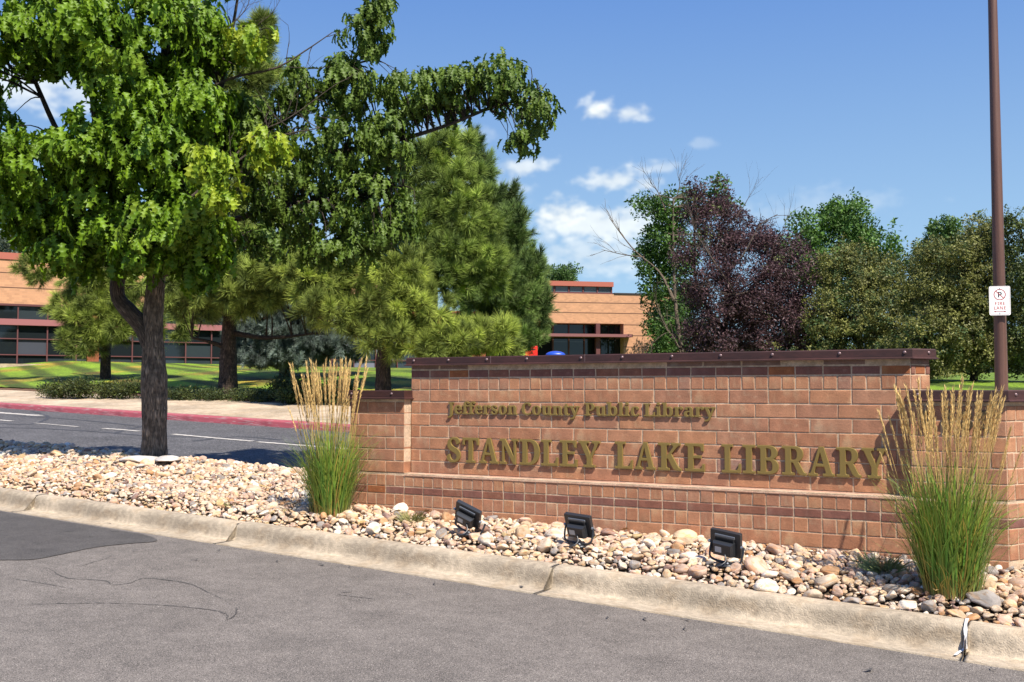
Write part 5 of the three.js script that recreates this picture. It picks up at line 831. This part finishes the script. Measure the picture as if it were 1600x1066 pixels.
  leafy('cottonwood_tree', 'tall fresh green tree rising behind the purple tree against the sky', onGround(1310, 62), [[at(1310, 520, 62), at(1310, 420, 62), at(1312, 340, 62)], [at(1310, 480, 62), at(1270, 400, 62)], [at(1310, 470, 62), at(1360, 390, 62)]],
    [[1320, 355, 62, 50, 45, 2, 1], [1270, 365, 62, 46, 40, 1.8, 1], [1360, 385, 61.5, 40, 50, 1.8, 1], [1310, 420, 61, 80, 60, 2.4, 1], [1245, 400, 61.5, 40, 55, 1.6, 0.9], [1300, 330, 62, 26, 20, 1, 1], [1335, 322, 62, 20, 16, 0.8, 1], [1375, 430, 61, 40, 40, 1.6, 0.9]],
    { seed: 103, r: 0.4, geos: SPRAY, size: 0.46, per: 3.6, col: [[0.06, 0.13, 0.024], [0.115, 0.215, 0.04]] });
  const HAW = [[0.11, 0.12, 0.032], [0.26, 0.26, 0.07]];
  const hg = 'small bronze-green hawthorn trees behind the sign wall';
  leafy('hawthorn_tree', 'bronze-green hawthorn tree between the purple tree and the gap of sky', onGround(1340, 30), [[at(1342, 580, 30), at(1345, 500, 30), at(1350, 450, 30)], [at(1342, 540, 30), at(1300, 470, 30)], [at(1342, 540, 30), at(1400, 480, 30)]],
    [[1320, 440, 30, 55, 45, 1.1, 1], [1385, 450, 30, 55, 36, 1.1, 1], [1300, 500, 29.6, 65, 55, 1.3, 1], [1370, 510, 29.4, 70, 50, 1.4, 1], [1430, 490, 30, 45, 45, 1.1, 1], [1290, 555, 29.4, 70, 34, 1, 1], [1390, 560, 29.2, 80, 34, 1.2, 1], [1440, 560, 29.4, 60, 34, 1, 1], [1345, 420, 30.4, 70, 40, 1, 0.8], [1440, 440, 30.4, 40, 40, 1, 0.8]],
    { seed: 104, r: 0.16, geos: SPRAY, size: 0.17, per: 27, inner: 0.25, col: HAW, odd: [[0.09, 0.14, 0.05], 0.25] });
  leafy('hawthorn_tree', 'wide olive-brown hawthorn tree directly left of and behind the light pole', onGround(1520, 26), [[at(1522, 590, 26), at(1520, 520, 26), at(1515, 440, 26)], [at(1521, 560, 26), at(1470, 480, 26)], [at(1521, 560, 26), at(1570, 470, 26)]],
    [[1500, 410, 26, 62, 50, 1, 1], [1450, 450, 26, 50, 42, 1, 1], [1480, 490, 25.6, 75, 55, 1.2, 1], [1545, 470, 25.6, 60, 65, 1.1, 1], [1440, 535, 25.6, 55, 38, 1, 1], [1510, 540, 25.3, 70, 34, 1.1, 1], [1540, 380, 26, 40, 32, 0.8, 0.9], [1570, 520, 25.5, 45, 45, 1, 1], [1525, 350, 26.3, 16, 14, 0.4, 0.7], [1450, 560, 25.6, 60, 28, 1, 1], [1560, 560, 25.4, 60, 28, 1, 1], [1510, 450, 26.4, 80, 80, 1, 0.7], [1460, 405, 26.4, 36, 30, 0.8, 0.8]],
    { seed: 105, r: 0.15, geos: SPRAY, size: 0.15, per: 34, inner: 0.25, col: HAW, odd: [[0.09, 0.14, 0.05], 0.12] });
  leafy('green_shrub_tree', 'green hawthorn tree at the right edge, behind the light pole', onGround(1620, 25), [[at(1622, 590, 25), at(1620, 480, 25), at(1600, 380, 25)]],
    [[1595, 380, 25, 36, 40, 0.7, 1], [1610, 440, 25, 50, 60, 0.9, 1], [1615, 530, 24.6, 48, 55, 0.9, 1], [1580, 350, 25, 18, 18, 0.4, 0.8], [1660, 450, 25, 60, 110, 1.2, 0.7]],
    { seed: 106, r: 0.14, geos: SPRAY, size: 0.15, per: 30, inner: 0.25, col: [[0.06, 0.085, 0.022], [0.13, 0.16, 0.04]] });
  leafy('distant_green_tree', 'pale green tree far behind the hawthorns, left of the light pole', onGround(1475, 60), [[at(1475, 540, 60), at(1478, 440, 60), at(1480, 380, 60)]],
    [[1475, 385, 60, 46, 32, 1.8, 1], [1450, 410, 60, 34, 36, 1.4, 1], [1510, 400, 60, 50, 40, 1.8, 1], [1480, 360, 60, 26, 14, 0.8, 1]],
    { seed: 107, r: 0.3, geos: SPRAY, size: 0.42, per: 3.6, col: [[0.07, 0.13, 0.03], [0.12, 0.2, 0.05]] });
  leafy('rooftop_tree', 'round green tree showing above the clerestory roof of the entrance wing', onGround(884, 105), [[at(884, 520, 105), at(884, 440, 105)]],
    [[890, 430, 105, 20, 10, 1.5, 1.6], [868, 432, 105, 15, 12, 1.2, 1.6], [880, 450, 105, 30, 16, 2, 1]], { seed: 108, r: 0.3, geos: SPRAY, size: 0.55, per: 4, col: [[0.06, 0.12, 0.03], [0.11, 0.19, 0.04]] });
  leafy('distant_grey_tree', 'grey-green treetop over the library roof at the left edge', onGround(14, 95), [[at(14, 480, 95), at(14, 400, 95)]],
    [[10, 380, 95, 34, 20, 2, 1.4], [60, 390, 95, 40, 16, 2, 1.2], [-40, 385, 95, 40, 24, 2, 1]], { seed: 109, r: 0.3, geos: SPRAY, size: 0.5, per: 4, col: [[0.11, 0.14, 0.10], [0.19, 0.22, 0.15]] });
  leafy('entrance_tree', 'green tree against the brick pier of the entrance wing, mostly hidden by the pale-barked tree', onGround(1068, 77), [[at(1068, 530, 77), at(1066, 470, 77)]],
    [[1060, 470, 77, 40, 40, 2.2, 1], [1050, 510, 76.5, 34, 36, 2, 1], [1085, 500, 77, 40, 50, 2.2, 1], [1030, 548, 77, 14, 12, 0.8, 1.2]], { seed: 111, r: 0.2, geos: SPRAY, size: 0.42, per: 4.5, col: [[0.045, 0.085, 0.025], [0.08, 0.14, 0.035]] });
  // a far-off belt of trees that closes the view between the trunks
  const rng = mulberry(110), sp = spots([[1200, 560, 95, 160, 34, 5, 1], [1450, 575, 90, 160, 26, 5, 1], [1330, 520, 95, 120, 40, 5, 0.7], [1620, 560, 88, 120, 40, 5, 1], [980, 600, 110, 140, 20, 5, 1]], rng, 1.6, 0.2);
  const belt = copies('far_tree_belt', SPRAY[0], crownMat, sp.map((s) => ({ m: basis(s.p, s.d, unit(rng), 0.9), c: toLin([0.06, 0.085, 0.035], 0.7 + 0.6 * rng()) })), scene);
  tag(belt, 'dark mass of far trees seen low between the nearer trunks', 'trees');
}
// low plants along the mulch strip
function shrub(name, label, foot, blobs, o) {
  const rng = mulberry(o.seed), t = thing(name, label, 'shrub', foot), sp = spots(blobs, rng, o.per, 0.3).filter((s) => s.p.y > Hxz(s.p.x, s.p.z) - 0.05), m = new MB();
  for (const s of sp) if (rng() < 0.05) m.tube(curve([foot.clone().setX(lerp(foot.x, s.p.x, 0.75)).setZ(lerp(foot.z, s.p.z, 0.75)).setY(Hxz(lerp(foot.x, s.p.x, 0.75), lerp(foot.z, s.p.z, 0.75)) - 0.03), s.p.clone().lerp(foot, 0.2), s.p], 4), (q) => 0.012 * (1 - 0.7 * q), 4);
  const g = m.geo(); g.translate(-foot.x, -foot.y, -foot.z); put('stems', g, bark(0.2, 0.15, 0.11), t);
  copies('foliage', o.geo, crownMat, sp.flatMap((s) => [...Array(3)].map(() => ({ m: basis(s.p.clone().add(unit(rng).multiplyScalar(o.size)).sub(foot), s.d.clone().add(V(0, 0.6, 0)).add(unit(rng).multiplyScalar(0.5)), unit(rng), o.size * (0.7 + 0.6 * rng())), c: toLin(mixc(o.col[0], o.col[1], rng()), 0.8 + 0.4 * rng()) }))), t);
}
{
  const Z0 = 29, G = (px, Z) => onGround(px, Z);
  shrub('juniper_shrub', 'long low dark juniper along the pavement left of the oak trunk', G(140, 31.5), [[95, 609, 31.6, 28, 7, 0.5, 1], [130, 606, 31.2, 30, 11, 0.6, 1], [170, 609, 31, 26, 7, 0.5, 1], [200, 609, 30.8, 24, 8, 0.6, 1], [74, 611, 32, 12, 5, 0.3, 1]], { seed: 121, per: 60, geo: NARROW[0], size: 0.16, col: [[0.035, 0.055, 0.018], [0.12, 0.14, 0.03]] });
  shrub('juniper_shrub', 'low dark juniper between the oak trunk and the pine trunk', G(300, 29.5), [[285, 618, 29.8, 36, 6, 0.5, 1], [335, 620, 29.3, 40, 6, 0.5, 1], [390, 622, 28.8, 35, 7, 0.5, 1], [420, 625, 28.3, 25, 7, 0.4, 1]], { seed: 122, per: 60, geo: NARROW[0], size: 0.15, col: [[0.035, 0.06, 0.02], [0.1, 0.12, 0.03]] });
  shrub('leafy_shrub', 'upright dark green shrub behind the plumes of the left grass clump', G(470, 27.2), [[440, 600, 27.6, 16, 16, 0.3, 1], [480, 608, 27.2, 45, 18, 0.5, 1], [530, 615, 26.8, 40, 14, 0.5, 1], [455, 614, 27.2, 30, 15, 0.5, 1]], { seed: 123, per: 50, geo: SPRAY[0], size: 0.14, col: [[0.025, 0.05, 0.015], [0.07, 0.11, 0.03]] });
}
renderer.render(scene, camera);
